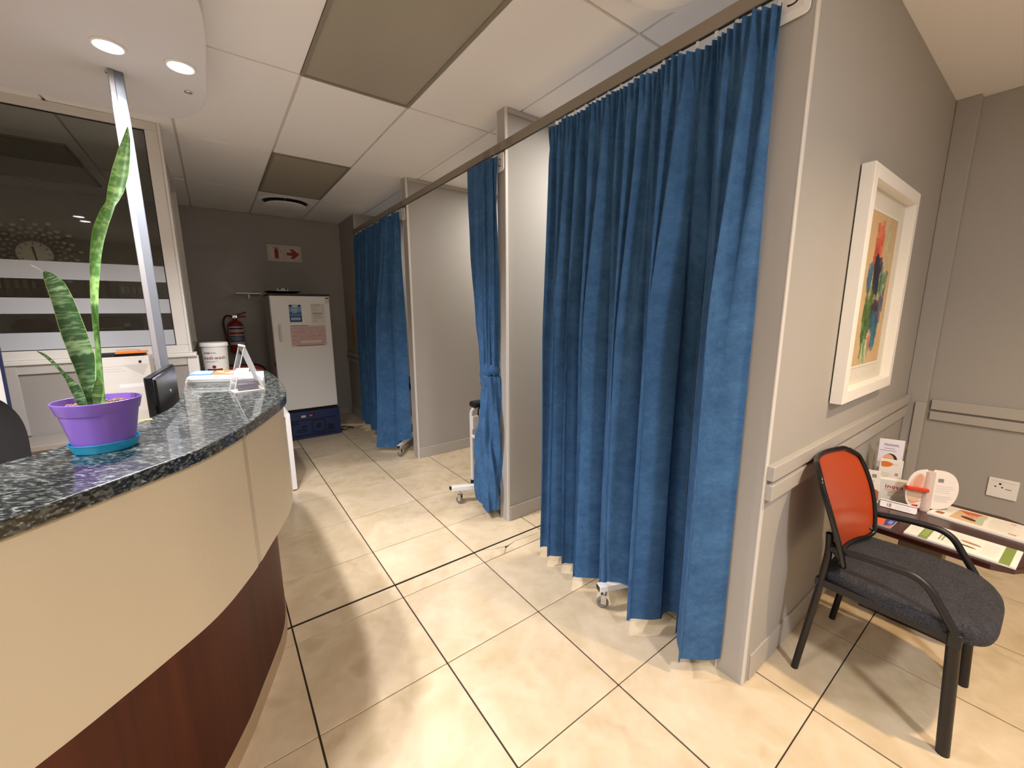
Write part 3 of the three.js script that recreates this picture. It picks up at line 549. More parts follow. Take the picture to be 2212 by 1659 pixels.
// ---------------------------------------------------------------- behind the counter
{
  const deskM = std(0x8d857b, 0.6), d = thing('work_desk', 'low staff work desk hidden behind the reception counter', 'desk');
  put('desk_top', between(-1.5, -0.45, 0.705, 0.735, -1.745, -1.46, 0.004), deskM, d); put('desk_top', between(-0.62, -0.345, 0.705, 0.735, -0.60, 0.0, 0.004), deskM, d);
  for (const [x, z] of [[-1.46, -1.70], [-0.49, -1.70], [-1.46, -1.50], [-0.49, -1.50], [-0.58, -0.04], [-0.58, -0.56], [-0.39, -0.56]]) put('leg', between(x - 0.02, x + 0.02, 0, 0.705, z - 0.02, z + 0.02, 0.003), whiteTube, d);
  const ang = Math.atan2(0.46, 0.034) , m = thing('monitor', 'black flat monitor seen from behind at the counter edge', 'monitor', [-0.353, 0.735, -0.336], Math.PI / 2 - 0.074);
  const W = 0.46;
  put('screen_housing', RB(W, 0.305, 0.026, 0.006, 0, 0.345, 0.012), blackGloss, m);
  put('back_cover', RB(W * 0.9, 0.27, 0.008, 0.003, 0, 0.35, 0.027), black, m);
  put('emblem', CY(0.011, 0.011, 0.002, 0, 0, 0, 24).rotateX(Math.PI / 2), chrome, m, [0.03, 0.40, 0.032]);
  put('stand_neck', RB(0.07, 0.25, 0.02, 0.005, 0, 0.135, 0.03), black, m);
  put('stand_foot', RB(0.2, 0.014, 0.14, 0.005, 0, 0.007, 0.02), black, m);
}
{
  const c = thing('office_chair', 'black high-backed office chair behind the counter at the left edge', 'office chair', [-1.022, 0, -0.58], 0.35);
  put('backrest', grid(28, 28, (u, v) => { const a = (u - 0.5) * 2, y = 0.60 + 0.60 * v, r = 0.225 * Math.pow(Math.max(0, 1 - Math.pow(Math.max(0, (v - 0.55) / 0.45), 2.6)), 0.5) * (0.9 + 0.1 * v); return [a * r, y, 0.03 * a * a + 0.02 * Math.cos(v * 3)]; }), std(0x111012, 0.42, { side: THREE.DoubleSide }), c);
  put('back_shell', grid(28, 28, (u, v) => { const a = (u - 0.5) * 2, y = 0.60 + 0.60 * v, r = 0.225 * Math.pow(Math.max(0, 1 - Math.pow(Math.max(0, (v - 0.55) / 0.45), 2.6)), 0.5) * (0.9 + 0.1 * v); return [a * r, y, 0.03 * a * a + 0.02 * Math.cos(v * 3) - 0.07 * (1 - a * a) * Math.min(1, (1 - v) * 5 + 0.05)]; }), std(0x111012, 0.42, { side: THREE.DoubleSide }), c);
  put('seat', RB(0.48, 0.09, 0.46, 0.035, 0, 0.47, 0.22), blackMatt, c);
  put('gas_column', CY(0.028, 0.028, 0.36, 0, 0.25, 0.22), black, c);
  for (let i = 0; i < 5; i++) { const a = i * 1.2566, x = 0.28 * Math.cos(a), z = 0.22 + 0.28 * Math.sin(a); put('base_arm', bar([0, 0.09, 0.22], [x, 0.065, z], 0.018), black, c); put('caster', CY(0.025, 0.025, 0.03, 0, 0, 0, 16).rotateZ(Math.PI / 2), black, c, [x, 0.026, z]); }
  put('back_support', bar([0, 0.43, 0.05], [0, 0.72, -0.04], 0.02), black, c);
}
{
  const b = thing('clip_board', 'white board with navy edge leaning at the left border behind the black chair', 'board', [-1.235, 0.735, -1.55], 0.1);
  put('board_face', B(0.25, 0.54, 0.008, 0, 0.27, 0.004), paper, b, [0, 0, 0], [-0.12, 0, 0]);
  put('board_edge', [B(0.012, 0.555, 0.016, 0.127, 0.275, 0.002), B(0.265, 0.012, 0.016, 0, 0.547, 0.002), B(0.012, 0.555, 0.016, -0.127, 0.275, 0.002)], std(0x18224e, 0.45), b, [0, 0, 0], [-0.12, 0, 0]);
}
{
  const t = thing('file_box', 'white document box with printed sheet in front of the office window', 'file box', [-0.615, 0.735, -1.60]);
  put('box_body', between(-0.125, 0.125, 0, 0.468, -0.09, 0.105, 0.003), std(0xc9c2b7, 0.7), t);
  put('box_opening', between(-0.115, 0.10, 0.468, 0.486, -0.08, 0.06, 0.002), blackMatt, t);
  const tex = canvasTexture(384, 512, (g, W, H) => { g.fillStyle = '#cfc8bd'; g.fillRect(0, 0, W, H); g.fillStyle = '#bdb5ab'; g.beginPath(); g.moveTo(190, 60); g.lineTo(380, 60); g.lineTo(330, 170); g.fill(); lines(g, 30, 70, 200, 3, 22, '#b7afa6', 5); lines(g, 30, 190, 260, 3, 20, '#c9c4bd', 6); g.fillStyle = '#dedbd6'; g.fillRect(150, 240, 180, 34); lines(g, 30, 300, 200, 2, 20, '#c5beb5', 4); });
  put('print', new THREE.PlaneGeometry(0.246, 0.33), std(0xffffff, 0.7, { map: tex }), t, [0, 0.295, 0.1056]);
  put('button', CY(0.007, 0.007, 0.004, 0, 0, 0, 16).rotateX(Math.PI / 2), black, t, [0.083, 0.438, 0.108]);
  const f = thing('folder', 'orange folder lying on top of the white document box', 'folder', [-0.575, 1.2215, -1.60], 0.1);
  put('folder_cover', [RB(0.15, 0.005, 0.15, 0.002, 0, 0.0025, 0), RB(0.11, 0.006, 0.13, 0.002, -0.015, 0.008, 0)], std(0xe07a22, 0.6), f);
  put('folder_paper', RB(0.10, 0.005, 0.12, 0.002, -0.02, 0.0135, 0.0), std(0xc89a78, 0.7), f);
}
{
  const n = thing('sticky_note', 'small yellow paper note on the granite right of the purple pot', 'note', [-0.352, 1.12, 0.118], 0.5);
  put('note_sheet', slab([[-0.014, -0.012], [0.016, -0.010], [0.012, 0.010]], 0.0, 0.001), std(0xe9d23a, 0.7), n);
}

// ---------------------------------------------------------------- refrigerator and its surroundings
{
  const F = [0.368, 0.972, -3.86, -3.262], t = thing('refrigerator', 'tall white single-door refrigerator with blue base grille at the back wall', 'refrigerator', [0, 0, 0]);
  put('cabinet', between(F[0], F[1], 0.345, 1.655, F[2], F[3] - 0.055, 0.008), std(0xd5cfc8, 0.5), t);
  put('top_cover', between(F[0] - 0.006, F[1] + 0.006, 1.655, 1.672, F[2], F[3] + 0.004, 0.004), std(0x2a2624, 0.5), t);
  const door = put('door', between(F[0], F[1], 0.362, 1.650, F[3] - 0.05, F[3], 0.012), whiteGloss, t);
  put('handle', [RB(0.022, 0.175, 0.012, 0.005, 0.437, 1.24, F[3] + 0.016), B(0.014, 0.016, 0.014, 0.437, 1.315, F[3] + 0.006), B(0.014, 0.016, 0.014, 0.437, 1.165, F[3] + 0.006)], std(0xdcd3c8, 0.4), door);
  put('hinge', between(F[0] - 0.012, F[0], 0.88, 0.93, F[3] - 0.05, F[3] - 0.01, 0.002), black, t);
  put('gap_band', between(F[0] + 0.004, F[1] - 0.004, 0.325, 0.362, F[2] + 0.02, F[3] - 0.03), blackMatt, t);
  const blueM = std(0x0d2854, 0.45);
  const base = put('base_panel', between(F[0] + 0.012, F[1] + 0.014, 0.004, 0.328, F[2] + 0.03, F[3] - 0.008, 0.004), blueM, t);
  const gz = F[3] - 0.006, gr = [];
  for (const [x0, x1, y0, y1] of [[0.42, 0.94, 0.222, 0.230], [0.43, 0.53, 0.200, 0.210], [0.43, 0.53, 0.180, 0.190], [0.43, 0.462, 0.050, 0.165], [0.50, 0.61, 0.105, 0.118], [0.50, 0.61, 0.085, 0.094], [0.555, 0.61, 0.135, 0.160], [0.715, 0.765, 0.110, 0.165], [0.84, 0.905, 0.085, 0.135], [0.82, 0.93, 0.070, 0.080], [0.48, 0.92, 0.035, 0.048]]) gr.push(between(x0, x1, y0, y1, gz - 0.01, gz + 0.0035));
  const zero = new THREE.Shape(roundedPoly(0.15, 0.15, 0.035).map(([x, y]) => V2(x, y))); zero.holes.push(new THREE.Path(roundedPoly(0.128, 0.128, 0.028).map(([x, y]) => V2(x, y))));
  gr.push(new THREE.ExtrudeGeometry(zero, { depth: 0.004, bevelEnabled: false }).translate(0.74, 0.137, gz - 0.001));
  put('grille_slot', gr, std(0x07101f, 0.7), base);
  put('rocker_switch', RB(0.05, 0.026, 0.008, 0.002, 0.585, 0.272, gz + 0.002), std(0xcfc2b0, 0.5), base);
  const led = canvasTexture(128, 64, (g, W, H) => { g.fillStyle = '#200000'; g.fillRect(0, 0, W, H); g.fillStyle = '#ff3040'; g.font = 'bold 54px monospace'; g.textAlign = 'center'; g.textBaseline = 'middle'; g.fillText('3.4', W / 2, H / 2 + 2); });
  put('display_housing', RB(0.062, 0.03, 0.006, 0.002, 0.672, 0.276, gz + 0.001), std(0x150c10, 0.4), base);
  put('display', new THREE.PlaneGeometry(0.036, 0.02), std(0x000000, 0.4, { emissive: 0xffffff, emissiveMap: led, emissiveIntensity: 2.2 }), base, [0.664, 0.276, gz + 0.0045]);
  // printed sheets held on the door
  const notice = (name, label, x, y, w, h, tex, mags) => { const n = thing(name, label, 'notice', [x, y, F[3] + 0.0008]); put('sheet', B(w, h, 0.0008, 0, 0, 0.0004), paper, n); put('print', new THREE.PlaneGeometry(w * 0.985, h * 0.985), std(0xffffff, 0.75, { map: tex }), n, [0, 0, 0.001]); for (const [mx, my] of mags || []) put('magnet', CY(0.0125, 0.0125, 0.006, 0, 0, 0, 20).rotateX(Math.PI / 2), black, n, [mx, my, 0.0042]); };
  notice('notice_sheet', 'blue printed notice held by two black magnets on the refrigerator door', 0.606, 1.455, 0.125, 0.192, canvasTexture(200, 300, (g, W, H) => { g.fillStyle = '#4a6f9f'; g.fillRect(0, 0, W, H); g.fillStyle = '#7d9fc6'; g.fillRect(0, 0, W, 120); g.fillStyle = '#35578c'; g.fillRect(0, 190, W, 110); g.fillStyle = '#d6e2ee'; g.fillRect(62, 12, 76, 30); lines(g, 40, 70, 120, 2, 16, '#dce8f2', 7); lines(g, 50, 118, 100, 2, 14, '#e6eef6', 6); lines(g, 20, 170, 160, 2, 12, '#a9c0da', 5); g.fillStyle = '#b9c9dc'; g.fillRect(24, 220, 150, 44); lines(g, 34, 232, 130, 2, 14, '#5c7cab', 5); }), [[-0.046, 0.085], [0.046, 0.085]]);
  notice('notice_sheet', 'two white typed notices at the upper right of the refrigerator door', 0.838, 1.455, 0.145, 0.215, canvasTexture(256, 380, (g, W, H) => { g.fillStyle = '#ddd6cd'; g.fillRect(0, 0, W, H); g.fillStyle = '#e7e1d9'; g.fillRect(20, 8, 170, 130); g.fillRect(24, 190, 220, 180); lines(g, 14, 14, 180, 2, 22, '#7d746b', 8); lines(g, 14, 66, 150, 5, 16, '#9c948b', 4); lines(g, 24, 180, 220, 2, 16, '#4e4740', 8); lines(g, 40, 216, 190, 5, 18, '#857d75', 5); lines(g, 40, 330, 90, 2, 16, '#9c948b', 4); }));
  notice('notice_sheet', 'pink gridded schedule sheet on the refrigerator door', 0.722, 1.205, 0.375, 0.245, canvasTexture(512, 336, (g, W, H) => { g.fillStyle = '#dcc8c0'; g.fillRect(0, 0, W, H); g.fillStyle = '#d9d0c8'; g.fillRect(0, 0, W, 26); lines(g, 16, 6, 330, 1, 10, '#8a6e66', 10); for (let i = 0; i < 13; i++) { g.fillStyle = i % 3 ? '#d5b4ae' : '#cfa8a6'; g.fillRect(10, 34 + i * 21, W - 20, 17); } g.fillStyle = '#c49a9a'; for (let i = 0; i < 15; i++) g.fillRect(10 + i * 35, 34, 2, 272); for (let i = 0; i < 70; i++) { g.fillStyle = i % 4 ? '#b58f8e' : '#e6d8d0'; g.fillRect(20 + hash(i, 1, 4) * 440, 40 + hash(i, 2, 4) * 250, 14 + hash(i, 3, 4) * 30, 5); } g.fillStyle = '#e7d9c6'; g.fillRect(130, 240, 300, 44); g.fillStyle = '#8a3a48'; g.fillRect(70, 314, 400, 10); }));
  const n = thing('door_sticker', 'small black and grey sticker in the top right corner of the refrigerator door', 'sticker', [0.945, 1.600, F[3] + 0.0004]);
  put('sticker_face', new THREE.PlaneGeometry(0.044, 0.07), std(0xffffff, 0.6, { map: canvasTexture(96, 150, (g, W, H) => { g.fillStyle = '#e2dcd4'; g.fillRect(0, 0, W, H); g.fillStyle = '#1a1818'; g.fillRect(6, 8, 80, 26); g.strokeStyle = '#9a9590'; g.lineWidth = 5; g.beginPath(); g.moveTo(30, 120); g.lineTo(80, 60); g.lineTo(86, 130); g.stroke(); }) }), n, [0, 0, 0.0005]);
  // on top
  const tr = thing('black_tray', 'shallow black tray lying on top of the refrigerator', 'tray', [0.52, 1.672, -3.40]);
  put('tray_dish', grid(24, 12, (u, v) => { const a = (u - 0.5) * 2, b = (v - 0.5) * 2; return [0.172 * a, 0.004 + 0.022 * Math.pow(Math.max(Math.abs(a), Math.abs(b)), 6), 0.12 * b]; }), std(0x121113, 0.4, { side: THREE.DoubleSide }), tr);
  const wd = thing('white_device', 'small white two-button device on the black tray', 'device', [0.52, 1.6765, -3.40]);
  put('device_body', new THREE.CylinderGeometry(0.058, 0.085, 0.056, 4, 1).rotateY(Math.PI / 4).scale(1.15, 1, 0.7).translate(0, 0.028, 0), white, wd);
  for (const x of [-0.028, 0.032]) put('button', new THREE.SphereGeometry(0.011, 14, 10), std(0x3a4a60, 0.4), wd, [x, 0.048, 0.028]);
  const sh = thing('wall_shelf', 'narrow white shelf edge on the back wall left of the refrigerator top', 'shelf', [0.245, 1.70, -4.185]); put('shelf_board', B(0.26, 0.014, 0.13), white, sh); put('shelf_bracket', B(0.02, 0.05, 0.1, 0, -0.032, -0.01), white, sh);
  const cb = thing('power_cable', 'black power cable lying on the floor right of the refrigerator', 'cable', [0, 0, 0]); put('cable', smooth([[1.0, 0.012, -3.42], [1.06, 0.006, -3.37], [1.12, 0.006, -3.44], [1.17, 0.006, -3.40], [1.1, 0.006, -3.52], [1.0, 0.01, -3.56]], 0.005, 50, 8), black, cb);
}
{
  const t = thing('fire_extinguisher', 'red fire extinguisher with white and blue label on the dark back wall', 'fire extinguisher', [0.07, 0.99, -4.12]);
  put('cylinder', lathe([[0, 0], [0.07, 0], [0.080, 0.012], [0.082, 0.03], [0.082, 0.30], [0.074, 0.345], [0.05, 0.375], [0.022, 0.385], [0.022, 0.405], [0, 0.405]], 36), phys(0x9c2016, 0.35), t);
  const tex = canvasTexture(256, 320, (g, W, H) => { g.fillStyle = '#d8d2cc'; g.fillRect(0, 0, W, H); g.fillStyle = '#2b3a5c'; g.fillRect(20, 22, 216, 30); g.fillRect(14, 160, 228, 110); g.fillStyle = '#a03a2a'; g.fillRect(14, 96, 228, 44); lines(g, 30, 62, 190, 2, 14, '#6e6a70', 6); lines(g, 30, 178, 190, 5, 17, '#c7cddb', 6); });
  put('label_band', new THREE.CylinderGeometry(0.0826, 0.0826, 0.22, 32, 1, true, -1.15, 2.3).translate(0, 0.205, 0), std(0xffffff, 0.5, { map: tex }), t);
  put('valve', [CY(0.018, 0.02, 0.03, 0, 0.418, 0, 16), B(0.05, 0.025, 0.03, 0, 0.43, 0)], chrome, t);
  put('handle', [bar([0, 0.44, 0], [0.12, 0.485, 0.03], 0.008), bar([0, 0.43, 0], [0.11, 0.43, 0.03], 0.008)], std(0x8a1d14, 0.4), t);
  put('hose', smooth([[-0.02, 0.43, 0.01], [-0.08, 0.44, 0.03], [-0.115, 0.38, 0.04], [-0.11, 0.25, 0.05], [-0.095, 0.1, 0.05]], 0.011, 40, 10), std(0x4e1a16, 0.6), t);
  put('wall_bracket', B(0.05, 0.05, 0.05, 0, 0.30, -0.105), black, t);
}
{
  const t = thing('fire_sign', 'white sign with red extinguisher symbol and red arrow on the back wall', 'sign', [0.695, 2.215, ZB]);
  put('sign_plate', RB(0.385, 0.198, 0.006, 0.002, 0, 0, 0.003), std(0xddd3c6, 0.5), t);
  const tex = canvasTexture(768, 384, (g, W, H) => {
    g.fillStyle = '#ddd3c6'; g.fillRect(0, 0, W, H); g.strokeStyle = '#c08478'; g.lineWidth = 8; g.strokeRect(26, 26, 330, 332); g.strokeRect(412, 26, 330, 332);
    g.fillStyle = '#9c2018'; g.fillRect(148, 130, 92, 200); g.beginPath(); g.arc(194, 132, 46, Math.PI, 0); g.fill(); g.fillRect(178, 62, 34, 40); g.fillRect(118, 58, 120, 16); g.lineWidth = 12; g.strokeStyle = '#b05a50'; g.beginPath(); g.arc(230, 150, 78, -1.4, 0.5); g.stroke();
    g.beginPath(); g.moveTo(430, 158); g.lineTo(560, 158); g.lineTo(500, 72); g.lineTo(590, 72); g.lineTo(726, 196); g.lineTo(590, 320); g.lineTo(500, 320); g.lineTo(560, 236); g.lineTo(430, 236); g.closePath(); g.fill();
  });
  put('sign_print', new THREE.PlaneGeometry(0.375, 0.188), std(0xffffff, 0.5, { map: tex }), t, [0, 0, 0.0066]);
}
{
  const t = thing('hanging_folder', 'orange folder hanging on the dark return wall beside the far curtain', 'folder', [1.3835, 1.02, -3.85]);
  put('folder_cover', between(-0.012, 0, 0, 0.40, -0.04, 0.03, 0.003), std(0xb8742c, 0.6), t);
}

// ---------------------------------------------------------------- couches behind the curtains
function caster(parent, x, z, ry = 0) {
  const g = new THREE.Group(); 
  put('caster_fork', [B(0.006, 0.045, 0.026, -0.013, 0.052, 0.006), B(0.006, 0.045, 0.026, 0.013, 0.052, 0.006), B(0.034, 0.006, 0.03, 0, 0.077, 0.006), CY(0.008, 0.008, 0.02, 0, 0.088, 0.006, 10)].map((q) => q.rotateY(ry).translate(x, 0, z)), chrome, parent);
  put('caster_wheel', [new THREE.TorusGeometry(0.022, 0.0085, 10, 24).rotateY(Math.PI / 2), CY(0.018, 0.018, 0.012, 0, 0, 0, 16).rotateZ(Math.PI / 2)].map((q) => q.translate(0, 0.031, 0).rotateY(ry).translate(x, 0, z)), greyRubber, parent);
}
function couch(label, a, b, zc) {                        // front base bar from a to b, couch body standing inside the cubicle around z = zc
  const t = thing('examination_couch', label, 'couch'), dx = b[0] - a[0], dz = b[1] - a[1], y = 0.115, an = -Math.atan2(dz, dx);
  put('base_bar', boxBar([a[0], y, a[1]], [b[0], y, b[1]], 0.04, 0.032), whiteTube, t);
  put('end_cap', new RoundedBoxGeometry(0.004, 0.026, 0.034, 1, 0.002).rotateY(an).translate(a[0], y, a[1]), black, t);
  caster(t, a[0] + dx * 0.07, a[1] + dz * 0.07, 0.6); caster(t, b[0], b[1], 1.2);
  put('base_bar', boxBar([3.1, y, zc - 0.28], [3.1, y, zc + 0.28], 0.04, 0.032), whiteTube, t); caster(t, 3.1, zc - 0.26, 0.2); caster(t, 3.1, zc + 0.26, 0.9);
  put('base_bar', boxBar([b[0], y, b[1]], [3.1, y, zc], 0.04, 0.032), whiteTube, t);
  for (const x of [1.85, 3.1]) { const f = (x - b[0]) / (3.1 - b[0]); put('column', bar([x, y, b[1] + (zc - b[1]) * f], [x, 0.56, zc], 0.02), whiteTube, t); }
  put('couch_frame', between(1.62, 3.3, 0.555, 0.585, zc - 0.3, zc + 0.3, 0.006), whiteTube, t);
  put('mattress', between(1.60, 3.32, 0.586, 0.66, zc - 0.31, zc + 0.31, 0.025), std(0x22252c, 0.5), t);
}
couch('couch behind the third curtain, white base bar poking out below the hem', [1.250, 0.655], [1.60, 0.80], 0.62);
couch('couch in the farthest cubicle, white wheeled foot showing under the curtain', [1.235, -1.995], [1.60, -2.40], -2.75);
{
  const t = thing('equipment_stand', 'white wheeled base bar beside the knotted curtain', 'stand');
  put('base_bar', boxBar([1.195, 0.128, -0.775], [1.62, 0.128, -0.575], 0.045, 0.036), whiteTube, t);
  put('base_bar', boxBar([1.455, 0.128, -0.470], [1.51, 0.128, -0.635], 0.045, 0.036), whiteTube, t);
  caster(t, 1.245, -0.745, 0.5); caster(t, 1.458, -0.475, -0.4); caster(t, 1.59, -0.59, 0.2);
  put('end_cap', new RoundedBoxGeometry(0.004, 0.03, 0.038, 1, 0.002).rotateY(0.44).translate(1.193, 0.128, -0.776), black, t);
  put('column', bar([1.47, 0.128, -0.645], [1.47, 1.2, -0.645], 0.013), alu, t);
}
{
  const t = thing('phlebotomy_chair', 'white tubular chair with black padded arm rest behind the knotted curtain', 'chair', [1.502, 0, -0.974]);
  put('frame_tube', bend([[0, 0.02, 0], [0, 0.66, 0], [0.06, 0.70, 0.02], [0.46, 0.70, 0.05]], 0.0165, 0.06), whiteTube, t);
  put('frame_tube', bar([0.46, 0.02, 0.05], [0.46, 0.69, 0.05], 0.0165), whiteTube, t);
  put('frame_tube', bar([0.02, 0.02, 0.5], [0.02, 0.45, 0.5], 0.0165), whiteTube, t); put('frame_tube', bar([0.48, 0.02, 0.54], [0.48, 0.9, 0.54], 0.0165), whiteTube, t);
  put('cross_tube', bar([0, 0.297, 0], [0.46, 0.297, 0.05], 0.014), whiteTube, t); put('cross_tube', bar([0.0, 0.44, 0.0], [0.02, 0.44, 0.5], 0.014), whiteTube, t);
  for (const [x, z] of [[0, 0], [0.46, 0.05], [0.02, 0.5], [0.48, 0.54]]) put('rubber_foot', CY(0.020, 0.023, 0.055, x, 0.0275, z, 18), black, t);
  put('clamp_block', RB(0.062, 0.112, 0.05, 0.005, 0.022, 0.558, 0.01), whiteTube, t);
  put('clamp_screw', [CY(0.005, 0.005, 0.05, 0, 0, 0, 10).rotateZ(Math.PI / 2).translate(0.085, 0.575, 0.01), new THREE.SphereGeometry(0.012, 12, 8).translate(0.112, 0.575, 0.01), B(0.012, 0.09, 0.03, 0.058, 0.565, 0.012)], black, t);
  put('arm_rod', [bar([0.06, 0.12, 0.01], [0.06, 0.62, 0.01], 0.006), bend([[0.06, 0.60, 0.01], [0.06, 0.67, 0.01], [0.13, 0.70, 0.012]], 0.006, 0.04)], black, t);
  put('arm_pad', RB(0.34, 0.05, 0.10, 0.022, 0.16, 0.712, 0.02), blackMatt, t);
  put('seat', RB(0.46, 0.06, 0.48, 0.02, 0.24, 0.475, 0.28), std(0x24272e, 0.5), t);
  put('backrest', RB(0.05, 0.4, 0.44, 0.02, 0.49, 0.86, 0.28), std(0x24272e, 0.5), t);
}

// ---------------------------------------------------------------- waiting area
function visitorChair(label) {
  const t = thing('visitor_chair', label, 'chair', [1.88, 0, 1.372]);
  const hw = 0.228, legM = std(0x0d0a09, 0.4);
  for (const s of [-1, 1]) {
    const x = s * hw;
    put('leg', bend([[x, 0, 0], [x * 1.0, 0.43, 0.048], [x * 1.0, 0.56, 0.058], [x * 0.99, 0.63, 0.052]], 0.0125, 0.08), legM, t);
    put('leg', bend([[x * 0.93, 0, 0.426], [x, 0.40, 0.402], [x * 1.01, 0.455, 0.398]], 0.0175, 0.05), legM, t);
    put('armrest', bend([[x * 1.02, 0.575, 0.062], [x * 1.04, 0.592, 0.19], [x * 1.05, 0.594, 0.315], [x * 1.04, 0.45, 0.402]], 0.0125, 0.05), black, t);
    put('arm_socket', RB(0.034, 0.05, 0.034, 0.006, x * 1.02, 0.43, 0.402), black, t);
  }
  put('seat_frame', [boxBar([-hw, 0.425, 0.03], [-hw, 0.425, 0.41], 0.022, 0.03), boxBar([hw, 0.425, 0.03], [hw, 0.425, 0.41], 0.022, 0.03), boxBar([-hw, 0.42, 0.06], [hw, 0.42, 0.06], 0.02, 0.025), boxBar([-hw, 0.42, 0.385], [hw, 0.42, 0.385], 0.02, 0.025)], black, t);
  const sp = []; for (let i = 0; i <= 40; i++) { const a = i / 40 * Math.PI, c = Math.cos(a), s = Math.sin(a); sp.push([0.245 * Math.sign(c) * Math.pow(Math.abs(c), 0.55), 0.25 + 0.235 * Math.pow(s, 0.6)]); }
  const seatG = slab([[0.215, 0.04], ...sp, [-0.215, 0.04]], 0, 0.06, 0.022); { const p = seatG.attributes.position; for (let i = 0; i < p.count; i++) { const x = p.getX(i), z = p.getZ(i); p.setY(i, p.getY(i) + 0.012 * (1 - Math.pow(x / 0.25, 2)) - 0.10 * Math.pow(Math.max(0, (z - 0.33) / 0.16), 2) * 0.35); } seatG.computeVertexNormals(); }
  put('seat', seatG, std(0x55555b, 0.95, { map: rep(cloth, 3, 3) }), t, [0, 0.418, 0]);
  const prof = (v) => 0.192 + 0.045 * Math.sin(Math.PI * Math.min(1, v * 0.86 + 0.02)) - 0.026 * Math.pow(Math.max(0, (v - 0.8) / 0.2), 2);
  const surf = (a, v, o) => [a * (prof(v) + 0.012 * v) - 0.03 - 0.03 * v, 0.505 + 0.375 * v, 0.058 - 0.028 * v - 0.080 * v * v + 0.05 * a * a + (o || 0)];
  put('backrest', grid(24, 24, (u, v) => surf((u - 0.5) * 1.96, v)), phys(0xa93c10, 0.35, { side: THREE.DoubleSide, clearcoat: 0.3, clearcoatRoughness: 0.2 }), t);
  const rim = []; for (let i = 1; i <= 18; i++) rim.push(surf(-1, i / 20)); for (let i = -8; i <= 8; i++) rim.push(surf(i / 10, 1)); for (let i = 18; i >= 1; i--) rim.push(surf(1, i / 20)); for (let i = 8; i >= -8; i--) rim.push(surf(i / 10, 0));
  put('back_frame', new THREE.TubeGeometry(new THREE.CatmullRomCurve3(rim.map((p) => V3(...p)), true), 160, 0.0098, 10, true), blackGloss, t);
  for (const s of [-1, 1]) put('back_bracket', bar([s * hw * 0.99, 0.60, 0.054], [s * 0.185 - 0.028, 0.53, 0.098], 0.012), black, t);
  return t;
}
const vc = visitorChair('orange mesh chair with dark grey seat against the partition wall');
copyOf(vc, [0.105, 0, -3.62], 0, 'orange chair at the back wall, only its top edge showing over the counter');

